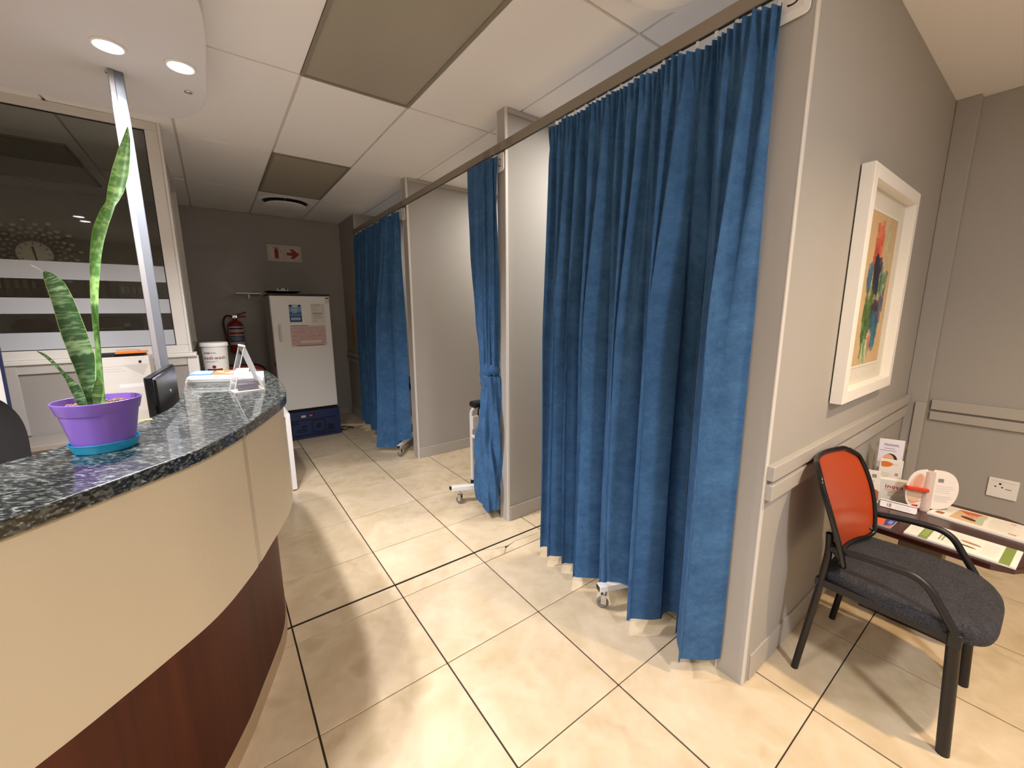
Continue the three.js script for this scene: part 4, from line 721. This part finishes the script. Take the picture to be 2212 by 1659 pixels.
{
  const TX = 2.20, TX2 = 2.80, TZ = 1.335, TZ2 = 1.90, TY = 0.485;
  const t = thing('side_table', 'low dark wood table with leaflets beside the orange chair', 'table', [0, 0, 0]);
  const dark = phys(0x3a1714, 0.28, { clearcoat: 0.3, clearcoatRoughness: 0.15 });
  put('table_top', slab([[TX, TZ], [TX2, TZ], [TX2, TZ2 - 0.10], [TX2 - 0.03, TZ2 - 0.04], [TX2 - 0.1, TZ2], [TX + 0.1, TZ2], [TX + 0.03, TZ2 - 0.04], [TX, TZ2 - 0.10]], TY - 0.028, TY, 0.005), dark, t);
  put('pedestal', between(2.44, 2.60, 0.02, TY - 0.028, 1.505, 1.655, 0.004), std(0x6a543f, 0.4), t); put('base_plate', between(2.32, 2.72, 0, 0.02, 1.42, 1.74, 0.004), dark, t);
  const quad = (name, label, cat, y, h, pts, tex, mat = paper) => {
    const cx = pts.reduce((a, p) => a + p[0], 0) / 4, cz = pts.reduce((a, p) => a + p[1], 0) / 4, q = pts.map(([x, z]) => [x - cx, z - cz]), o = thing(name, label, cat, [cx, y, cz]);
    put('sheets', slab(q, 0, h), mat, o);
    put('print', grid(1, 1, (u, v) => { const a = [q[0][0] + (q[1][0] - q[0][0]) * u, q[0][1] + (q[1][1] - q[0][1]) * u], b = [q[3][0] + (q[2][0] - q[3][0]) * u, q[3][1] + (q[2][1] - q[3][1]) * u]; return [a[0] + (b[0] - a[0]) * v, h + 0.0004, a[1] + (b[1] - a[1]) * v]; }), std(0xffffff, 0.55, { map: tex, side: THREE.DoubleSide }), o);
  };
  // u runs along z (towards the viewer's right), v across
  quad('magazine', 'newsletter with orange photograph on the far side of the table', 'magazine', TY, 0.008, [[2.55, 1.57], [2.52, 1.875], [2.725, 1.875], [2.735, 1.60]], canvasTexture(512, 320, (g, W, H) => { g.fillStyle = '#e9e3d8'; g.fillRect(0, 0, W, H); g.fillStyle = '#9a5a44'; g.fillRect(30, 200, 50, 60); lines(g, 30, 40, 90, 8, 16, '#c9c2b8', 4); g.fillStyle = '#d8b48c'; g.fillRect(120, 20, 170, 250); g.fillStyle = '#c8663a'; g.beginPath(); g.moveTo(120, 40); g.lineTo(230, 150); g.lineTo(260, 20); g.fill(); g.fillStyle = '#5a3020'; g.beginPath(); g.ellipse(215, 190, 50, 26, 0.4, 0, 7); g.fill(); g.fillStyle = '#c9a080'; g.beginPath(); g.ellipse(230, 110, 36, 20, 0.3, 0, 7); g.fill(); g.fillStyle = '#b8c2a8'; g.fillRect(255, 60, 40, 190); lines(g, 320, 40, 160, 14, 16, '#c3bcb2', 4); g.fillStyle = '#b04a40'; g.fillRect(420, 250, 40, 14); g.fillRect(420, 40, 30, 12); }));
  quad('magazine', 'newsletter with two green bars on the near side of the table', 'magazine', TY, 0.007, [[2.225, 1.545], [2.215, 1.86], [2.405, 1.87], [2.415, 1.555]], canvasTexture(512, 320, (g, W, H) => { g.fillStyle = '#ece8df'; g.fillRect(0, 0, W, H); g.fillStyle = '#7f9148'; g.fillRect(70, 0, 48, H); g.fillRect(440, 0, 46, H); g.fillStyle = '#93a35e'; g.fillRect(78, 30, 30, 240); lines(g, 12, 80, 46, 10, 14, '#c8c1b6', 4); g.fillStyle = '#6a4434'; g.fillRect(14, 30, 46, 14); g.save(); g.translate(158, 250); g.rotate(-Math.PI / 2); lines(g, 0, 0, 190, 2, 16, '#93a07c', 9); g.restore(); lines(g, 190, 60, 90, 14, 15, '#cfc8be', 4); g.fillStyle = '#6b4a38'; g.beginPath(); g.ellipse(290, 210, 44, 12, 0.2, 0, 7); g.fill(); g.fillStyle = '#b0805a'; g.beginPath(); g.ellipse(300, 140, 50, 18, 0.2, 0, 7); g.fill(); lines(g, 356, 60, 76, 14, 15, '#cac3b9', 4); }));
  quad('booklet', 'small orange and blue booklet at the table edge behind the chair back', 'booklet', TY, 0.007, [[2.228, 1.41], [2.226, 1.50], [2.325, 1.505], [2.33, 1.415]], canvasTexture(256, 200, (g, W, H) => { g.fillStyle = '#d8622c'; g.fillRect(0, 0, W, H); g.fillStyle = '#33408a'; g.beginPath(); g.moveTo(0, 200); g.lineTo(0, 120); g.lineTo(80, 200); g.fill(); g.beginPath(); g.moveTo(150, 0); g.lineTo(256, 0); g.lineTo(256, 130); g.lineTo(190, 200); g.fill(); lines(g, 200, 40, 44, 5, 18, '#c9cfe4', 7); }), std(0xd9d5e2, 0.6));
  const card = thing('folded_card', 'folded white card standing at the front of the brochure holder', 'card', [2.50, TY, 1.475], -Math.PI / 2 + 0.12);
  put('card_face', B(0.135, 0.034, 0.0012, 0, 0.016, 0.012), paper, card, [0, 0, 0], [-0.5, 0, 0]); put('card_back', B(0.135, 0.034, 0.0012, 0, 0.016, -0.012), paper, card, [0, 0, 0], [0.5, 0, 0]);
  put('print', new THREE.PlaneGeometry(0.13, 0.03), std(0xffffff, 0.7, { map: canvasTexture(256, 64, (g, W, H) => { g.fillStyle = '#ece9ee'; g.fillRect(0, 0, W, H); g.fillStyle = '#b08a86'; g.fillRect(64, 12, 18, 40); g.fillStyle = '#9a8f96'; g.fillRect(50, 18, 8, 30); lines(g, 110, 16, 130, 3, 14, '#c6c0cc', 4); }) }), card, [0, 0.0158, 0.0128], [-0.5, 0, 0]);
  // tiered acrylic holder with brochures, facing the viewer
  const HY = TY, fa = -1.2, H = thing('brochure_holder', 'clear tiered acrylic brochure holder at the back of the table', 'brochure holder', [2.66, HY, 1.40], fa);
  put('holder_back', between(-0.062, 0.062, 0, 0.285, -0.052, -0.049), acrylic, H); put('holder_base', between(-0.062, 0.062, 0, 0.003, -0.052, 0.05), acrylic, H);
  for (const s of [-1, 1]) put('holder_side', plateXY([[-0.052, 0], [0.05, 0], [0.05, 0.06], [0.01, 0.13], [-0.03, 0.2], [-0.052, 0.22]], 0.002, 0.0003).rotateY(-Math.PI / 2).translate(s * 0.062 + 0.001, 0.003, 0), acrylic, H);
  put('holder_lip', between(-0.062, 0.062, 0.003, 0.055, 0.046, 0.048), acrylic, H); put('holder_divider', between(-0.06, 0.06, 0.003, 0.1, -0.004, -0.002), acrylic, H);
  const stand = (name, label, z, y, w, h, tex, tilt, x = 0, d = 0.006) => { const o = thing(name, label, 'brochure', [2.66 + x * Math.cos(fa) + z * Math.sin(fa), HY + y, 1.40 - x * Math.sin(fa) + z * Math.cos(fa)], fa); put('sheets', B(w, h, d, 0, h / 2, 0), paper, o, [0, 0, 0], [tilt, 0, 0]); put('print', new THREE.PlaneGeometry(w * 0.99, h * 0.99), std(0xffffff, 0.5, { map: tex }), o, [0, h / 2 * Math.cos(tilt), h / 2 * Math.sin(tilt) + d / 2 + 0.0005], [tilt, 0, 0]); return o; };
  stand('brochure', 'tall white brochure with round face photograph at the back of the holder', -0.036, 0.0045, 0.1, 0.292, canvasTexture(256, 620, (g, W, Hh) => { g.fillStyle = '#e6e0ea'; g.fillRect(0, 0, W, Hh); g.strokeStyle = '#7f86a8'; g.lineWidth = 6; g.beginPath(); for (let i = 0; i < 60; i++) { const x = 50 + i * 2.6, y = 62 + 12 * Math.sin(i * 0.9) - 10 * Math.exp(-i / 6); i ? g.lineTo(x, y) : g.moveTo(x, y); } g.stroke(); lines(g, 50, 100, 150, 1, 10, '#8c88a0', 7); lines(g, 14, 126, 220, 1, 6, '#6a6478', 5); g.save(); g.beginPath(); g.arc(128, 236, 76, 0, 7); g.fillStyle = '#2a1815'; g.fill(); g.clip(); g.fillStyle = '#dfae8c'; g.beginPath(); g.ellipse(98, 250, 74, 84, 0.4, 0, 7); g.fill(); g.fillStyle = '#cf9878'; g.fillRect(60, 270, 110, 40); g.restore(); lines(g, 20, 340, 200, 8, 26, '#cfc8d6', 5); }), -0.05);
  stand('brochure', 'white brochure with orange leaf shape in the middle of the holder', 0.012, 0.0045, 0.092, 0.196, canvasTexture(256, 540, (g, W, Hh) => { g.fillStyle = '#ebe5dd'; g.fillRect(0, 0, W, Hh); g.fillStyle = '#d9762a'; g.beginPath(); g.moveTo(10, 40); g.quadraticCurveTo(90, 10, 150, 60); g.quadraticCurveTo(110, 130, 20, 110); g.fill(); lines(g, 150, 60, 60, 2, 14, '#c9b9a8', 5); g.fillStyle = '#9c948a'; g.fillRect(180, 190, 34, 40); lines(g, 20, 200, 120, 4, 20, '#c4bcb2', 5); g.fillStyle = '#333'; g.fillRect(60, 260, 14, 10); }), -0.06);
  stand('brochure_box', 'white leaflet box printed inova in red letters at the front of the holder', 0.075, 0.0, 0.118, 0.118, canvasTexture(512, 512, (g, W, Hh) => { g.fillStyle = '#ece7e2'; g.fillRect(0, 0, W, Hh); g.fillStyle = '#a02a2a'; g.font = 'bold 118px sans-serif'; g.fillText('inova', 120, 190); g.fillStyle = '#7a2222'; g.fillRect(120, 214, 330, 8); g.fillStyle = '#a8a29e'; g.fillRect(150, 250, 260, 12); g.fillRect(180, 278, 180, 8); }), 0, 0.0, 0.04);
  // fan of leaflets left of the holder
  [[0.0, 0.18, 'white leaflet with brown picture, outermost of the pair behind the chair back'], [0.055, 0.02, 'white leaflet with brown picture leaning against the brochure holder']].forEach(([dx, lean, l], i) => {
    const o = thing('leaflet', l, 'leaflet', [2.45 + dx * 0.5, HY, 1.345 + dx * 0.4], fa); put('sheets', B(0.075, 0.165, 0.004, 0, 0.0835, 0), paper, o, [0, 0.005, 0], [-0.12, 0, lean]);
    put('print', new THREE.PlaneGeometry(0.073, 0.163), std(0xffffff, 0.55, { map: canvasTexture(160, 360, (g, W, Hh) => { g.fillStyle = '#e6ded4'; g.fillRect(0, 0, W, Hh); g.fillStyle = '#8d857a'; g.fillRect(90, 40, 40, 40); lines(g, 20, 110, 100, 5, 14, '#b9aa9c', 5); g.fillStyle = '#a86a4a'; g.beginPath(); g.ellipse(110, 290, 60, 80, 0.3, 0, 7); g.fill(); g.fillStyle = '#d3a184'; g.beginPath(); g.ellipse(60, 310, 40, 60, -0.3, 0, 7); g.fill(); }) }), o, [0, 0.005, 0], [-0.12, 0, lean]).geometry.translate(0, 0.0835, 0.0026);
  });
  // die-cut display stand: two rounded lobes folded about a spine
  const D = thing('display_stand', 'die-cut pink and white display stand shaped as two rounded lobes', 'display stand', [2.60, HY, 1.55], -0.92);
  const lobe = (sx) => { const p = []; for (let i = 0; i <= 30; i++) { const a = -Math.PI / 2 + i / 30 * Math.PI; p.push([sx * (0.016 + 0.098 * Math.pow(Math.cos(a), 0.6)), 0.112 + 0.100 * Math.sin(a) * (Math.sin(a) < 0 ? 1.02 : 0.98)]); } p.push([sx * 0.006, 0.195], [sx * 0.006, 0.01]); return sx < 0 ? p.reverse() : p; };
  const lobeUV = (g) => { const p = g.attributes.position, uv = g.attributes.uv; for (let i = 0; i < p.count; i++) uv.setXY(i, (p.getX(i) + 0.12) / 0.24, p.getY(i) / 0.22); return g; };
  const die = canvasTexture(512, 470, (g, W, Hh) => { g.fillStyle = '#eee6e0'; g.fillRect(0, 0, W, Hh); g.fillStyle = '#e3bfae'; g.beginPath(); g.ellipse(130, 230, 92, 170, 0.15, 0, 7); g.fill(); g.fillStyle = '#d9a48c'; g.beginPath(); g.ellipse(140, 150, 50, 80, 0.3, 0, 7); g.fill(); g.fillStyle = '#e8c5a0'; g.fillRect(60, 270, 150, 70); g.strokeStyle = '#c98a80'; g.lineWidth = 8; g.beginPath(); g.moveTo(60, 350); g.quadraticCurveTo(120, 400, 210, 360); g.stroke(); g.fillStyle = '#d9c9c2'; g.fillRect(232, 0, 56, Hh); g.fillStyle = '#b48a7a'; for (let i = 0; i < 4; i++) g.fillRect(242, 220 + i * 56, 30, 26); g.fillStyle = '#8a8080'; g.fillRect(330, 110, 44, 40); lines(g, 320, 190, 150, 4, 22, '#c9c0bc', 5); lines(g, 320, 300, 140, 4, 18, '#bdb4b0', 5); });
  const dieMat = std(0xffffff, 0.5, { map: die });
  put('left_lobe', lobeUV(plateXY(lobe(-1), 0.003, 0.0004)), dieMat, D, [0, 0, 0], [0, 0.35, 0]); put('right_lobe', lobeUV(plateXY(lobe(1), 0.003, 0.0004)), dieMat, D, [0, 0, 0], [0, -0.12, 0]);
  put('spine', lobeUV(new THREE.CylinderGeometry(0.020, 0.022, 0.20, 20, 1, false).translate(0, 0.1, 0)), std(0xd8c4ba, 0.5), D, [0, 0, 0.004]);
  put('red_tube', bar([-0.115, 0.128, 0.058], [-0.012, 0.108, 0.026], 0.010, 14), std(0xd63a16, 0.35), D);
  put('red_tab', B(0.024, 0.03, 0.003, -0.052, 0.016, 0.026), std(0xd63a16, 0.4), D);
}
{
  const t = thing('wall_socket', 'white power socket plate on the right wall above the table', 'socket', [XR, 0.405, 1.755], -Math.PI / 2);
  put('socket_plate', RB(0.118, 0.118, 0.012, 0.004, 0, 0, 0.006), whiteGloss, t);
  const h = []; for (const [x, y, r] of [[-0.012, 0.028, 0.0055], [-0.028, 0.008, 0.004], [-0.002, 0.008, 0.004]]) h.push(CY(r, r, 0.001, 0, 0, 0, 14).rotateX(Math.PI / 2).translate(x, y, 0.0123));
  h.push(B(0.024, 0.003, 0.001, 0.022, 0.002, 0.0123)); put('socket_hole', h, blackMatt, t); put('plate_line', B(0.10, 0.001, 0.0008, 0, 0.042, 0.0122), std(0xb9b2a6, 0.6), t);
}
{
  const x0 = 1.950, x1 = 2.730, y0 = 1.068, y1 = 2.020, cx = (x0 + x1) / 2, cy = (y0 + y1) / 2, w = x1 - x0, h = y1 - y0, fwd = 0.048, ff = 0.052;
  const t = thing('framed_picture', 'abstract painting in a deep white frame on the partition wall', 'picture', [cx, cy, 1.285]);
  put('frame', [between(-w / 2, -w / 2 + ff, -h / 2, h / 2, 0.004, fwd, 0.002), between(w / 2 - ff, w / 2, -h / 2, h / 2, 0.004, fwd, 0.002), between(-w / 2 + ff, w / 2 - ff, h / 2 - ff, h / 2, 0.004, fwd, 0.002), between(-w / 2 + ff, w / 2 - ff, -h / 2, -h / 2 + ff, 0.004, fwd, 0.002)], std(0xf1ece4, 0.5), t);
  put('mat_board', between(-w / 2 + ff, w / 2 - ff, -h / 2 + ff, h / 2 - ff, 0.004, 0.010), std(0xdcd6c8, 0.85), t);
  const art = canvasTexture(512, 720, (g, W, H) => {
    const grd = ['#cfae86', '#c9a87c', '#d2b48e', '#c6a67a']; g.fillStyle = '#cbaa80'; g.fillRect(0, 0, W, H);
    for (let i = 0; i < 260; i++) { g.fillStyle = grd[i % 4]; g.globalAlpha = 0.35; g.fillRect(hash(i, 1, 9) * W, hash(i, 2, 9) * H, 20 + 60 * hash(i, 3, 9), 30 + 120 * hash(i, 4, 9)); }
    const dab = (x, y, sx, sy, n, cols, s) => { for (let i = 0; i < n; i++) { g.fillStyle = cols[i % cols.length]; g.globalAlpha = 0.55; g.save(); g.translate(x + (hash(i, 5, s) - 0.5) * sx, y + (hash(i, 6, s) - 0.5) * sy); g.rotate((hash(i, 7, s) - 0.5) * 0.8); g.fillRect(-8 - 12 * hash(i, 8, s), -18 - 30 * hash(i, 9, s), 16 + 24 * hash(i, 8, s), 36 + 60 * hash(i, 9, s)); g.restore(); } };
    dab(380, 150, 120, 260, 30, ['#b8b08c', '#c4b890', '#a9a684'], 1); dab(230, 130, 110, 150, 60, ['#c8583c', '#d06a4a', '#b84a38', '#d8805e'], 2); dab(200, 210, 90, 60, 20, ['#c85a30', '#a03a2c'], 3);
    dab(270, 290, 110, 150, 60, ['#1c2236', '#262c44', '#141a2c'], 4); dab(150, 300, 60, 80, 14, ['#3a6a8a', '#2c5a7a'], 5); dab(380, 340, 120, 130, 46, ['#6f8a70', '#8aa88a', '#47664a', '#2d4a3a'], 6); dab(330, 420, 110, 90, 24, ['#7c9a7a', '#c0b078', '#5f7c52'], 7);
    dab(200, 450, 150, 150, 60, ['#4c6a2e', '#3c5a2c', '#6a843c', '#27401f'], 8); dab(310, 470, 110, 90, 34, ['#1e2030', '#4a2c34', '#26303c'], 9); dab(400, 460, 60, 120, 18, ['#b8586a', '#3a5a7c'], 10); dab(330, 560, 120, 170, 50, ['#2f5f74', '#3c7486', '#24506a'], 11); dab(190, 580, 100, 130, 40, ['#3f6638', '#55803f', '#2c4a2c'], 12); dab(260, 620, 60, 90, 14, ['#c8584c', '#d9b09a'], 13); dab(230, 660, 120, 80, 24, ['#a9b890', '#d8d2a8', '#7d9a72'], 14);
    g.globalAlpha = 1;
  });
  put('mat_bevel', [between(-0.245, -0.235, -0.345, 0.345, 0.010, 0.013), between(0.235, 0.245, -0.345, 0.345, 0.010, 0.013), between(-0.235, 0.235, 0.335, 0.345, 0.010, 0.013), between(-0.235, 0.235, -0.345, -0.335, 0.010, 0.013)], std(0xe4dfd2, 0.8), t);
  put('painting', new THREE.PlaneGeometry(0.47, 0.67), std(0xffffff, 0.8, { map: art }), t, [0, 0, 0.0112]);
}

// ---------------------------------------------------------------- inside the office behind the glass
{
  const zW = ZB + 0.002;
  const ck = thing('wall_clock', 'silver disc clock with a sunburst of mirror beads inside the office', 'clock', [-1.475, 2.04, zW]);
  put('clock_face', CY(0.122, 0.122, 0.02, 0, 0, 0, 48).rotateX(Math.PI / 2), std(0xf0ede6, 0.3, { metalness: 0.9 }), ck, [0, 0, 0.03]);
  put('clock_rim', new THREE.TorusGeometry(0.122, 0.006, 8, 48), chrome, ck, [0, 0, 0.036]);
  for (let i = 0; i < 12; i++) { const a = i * Math.PI / 6; put('hour_mark', B(0.006, 0.022, 0.002), black, ck, [0.1 * Math.sin(a), 0.1 * Math.cos(a), 0.041], [0, 0, -a]); }
  put('clock_hand', B(0.016, 0.08, 0.003, 0, 0.03, 0), black, ck, [0, 0, 0.043], [0, 0, 0.12]); put('clock_hand', B(0.012, 0.1, 0.003, 0, -0.035, 0), black, ck, [0, 0, 0.045], [0, 0, 0.1]);
  const beadM = std(0xf0ede6, 0.35, { metalness: 0.9 }), beadG = new THREE.SphereGeometry(1, 14, 10), wires = [];
  for (let r = 0; r < 4; r++) for (let i = 0; i < 24; i++) { const a = (i + (r & 1) * 0.5) * Math.PI / 12, R = [0.165, 0.205, 0.245, 0.285][r] + (i % 2 && r === 3 ? 0.035 : 0), s = 0.010 + r * 0.0034; const b = put('mirror_bead', beadG, beadM, ck, [R * Math.sin(a), R * Math.cos(a), 0.03]); b.scale.set(s * 1.25, s, s * 0.5); b.rotation.z = 0; if (r === 3) wires.push(bar([0.11 * Math.sin(a), 0.11 * Math.cos(a), 0.02], [R * Math.sin(a), R * Math.cos(a), 0.02], 0.002, 6)); }
  put('wire_rays', wires, black, ck);
  const shelfM = std(0x3b3430, 0.6);
  for (const [y, l] of [[1.63, 'dark upper wall shelf carrying binders inside the office'], [1.286, 'dark lower wall shelf carrying a paper bag inside the office']]) {
    const sh = thing('office_shelf', l, 'shelf', [-1.35, y, ZB + 0.14]); put('shelf_board', B(1.9, 0.03, 0.28, 0, -0.0155, 0), shelfM, sh);
    for (const x of [-0.7, 0, 0.7]) put('shelf_bracket', B(0.02, 0.1, 0.16, x, -0.08, -0.055), shelfM, sh);
  }
  const cols = [0x6f675c, 0x7d7466, 0x5f584e, 0x857b6c];
  for (let i = 0; i < 11; i++) { const bd = thing('binder', `narrow grey-brown binder, ${['first', 'second', 'third', 'fourth', 'fifth', 'sixth', 'seventh', 'eighth', 'ninth', 'tenth', 'eleventh'][i]} from the left end of the office shelf row`, 'binder', [-2.02 + i * 0.054, 1.63, ZB + 0.13], 0, 'binders on the office shelf'); put('binder_spine', RB(0.046, 0.195 + 0.006 * (i % 3), 0.2, 0.004, 0, 0.1, 0), std(cols[i % 4], 0.6), bd); put('spine_label', B(0.024, 0.07, 0.001, 0, 0.11, 0.1005), std(0x9c9484, 0.7), bd); }
  const box = thing('supply_box', 'box with red top band holding clear packs inside the office', 'box', [-0.80, 1.63, ZB + 0.15]);
  put('box_body', RB(0.2, 0.16, 0.16, 0.004, 0, 0.08, 0), std(0x8c8880, 0.6), box); put('box_top_band', RB(0.204, 0.045, 0.164, 0.004, 0, 0.165, 0), std(0xa9402e, 0.5), box); for (let i = 0; i < 4; i++) put('clear_pack', RB(0.03, 0.07, 0.02, 0.006, -0.066 + i * 0.044, 0.075, 0.082), std(0xc2c0b8, 0.3), box);
  const pnl = thing('grey_box_file', 'plain grey box file on the office shelf beside the red-banded box', 'file', [-1.06, 1.63, ZB + 0.14]); put('file_body', RB(0.15, 0.2, 0.2, 0.004, 0, 0.1, 0), std(0x6c675c, 0.7), pnl);
  const bag = thing('paper_bag', 'crumpled brown paper bag on the lower office shelf', 'bag', [-1.56, 1.286, ZB + 0.15]);
  const bg = new THREE.IcosahedronGeometry(0.11, 3); { const p = bg.attributes.position; for (let i = 0; i < p.count; i++) { const v = V3(p.getX(i), p.getY(i), p.getZ(i)), k = 1 + 0.25 * (fbm(v.x * 2 + 0.5, v.y * 2 + v.z + 0.5, 8, 3, 5) - 0.5); p.setXYZ(i, v.x * 1.35 * k, Math.max(-0.06, v.y * 0.75 * k), v.z * 0.9 * k); } bg.computeVertexNormals(); } put('bag_body', bg, std(0x7d6450, 0.9), bag, [0, 0.06, 0]);
  const dev = thing('office_printer', 'dark printer on the lower office shelf with a white label', 'printer', [-0.95, 1.286, ZB + 0.15]); put('printer_body', RB(0.36, 0.15, 0.24, 0.012, 0, 0.075, 0), std(0x1c1b1c, 0.5), dev); put('label', B(0.05, 0.04, 0.001, 0.08, 0.06, 0.1205), std(0xa8a6a0, 0.6), dev); put('paper_tray', RB(0.2, 0.006, 0.08, 0.002, -0.05, 0.03, 0.15), white, dev);
}

scene.traverse((o) => { if (o.isMesh) { o.castShadow = true; o.receiveShadow = true; } });
renderer.render(scene, camera);
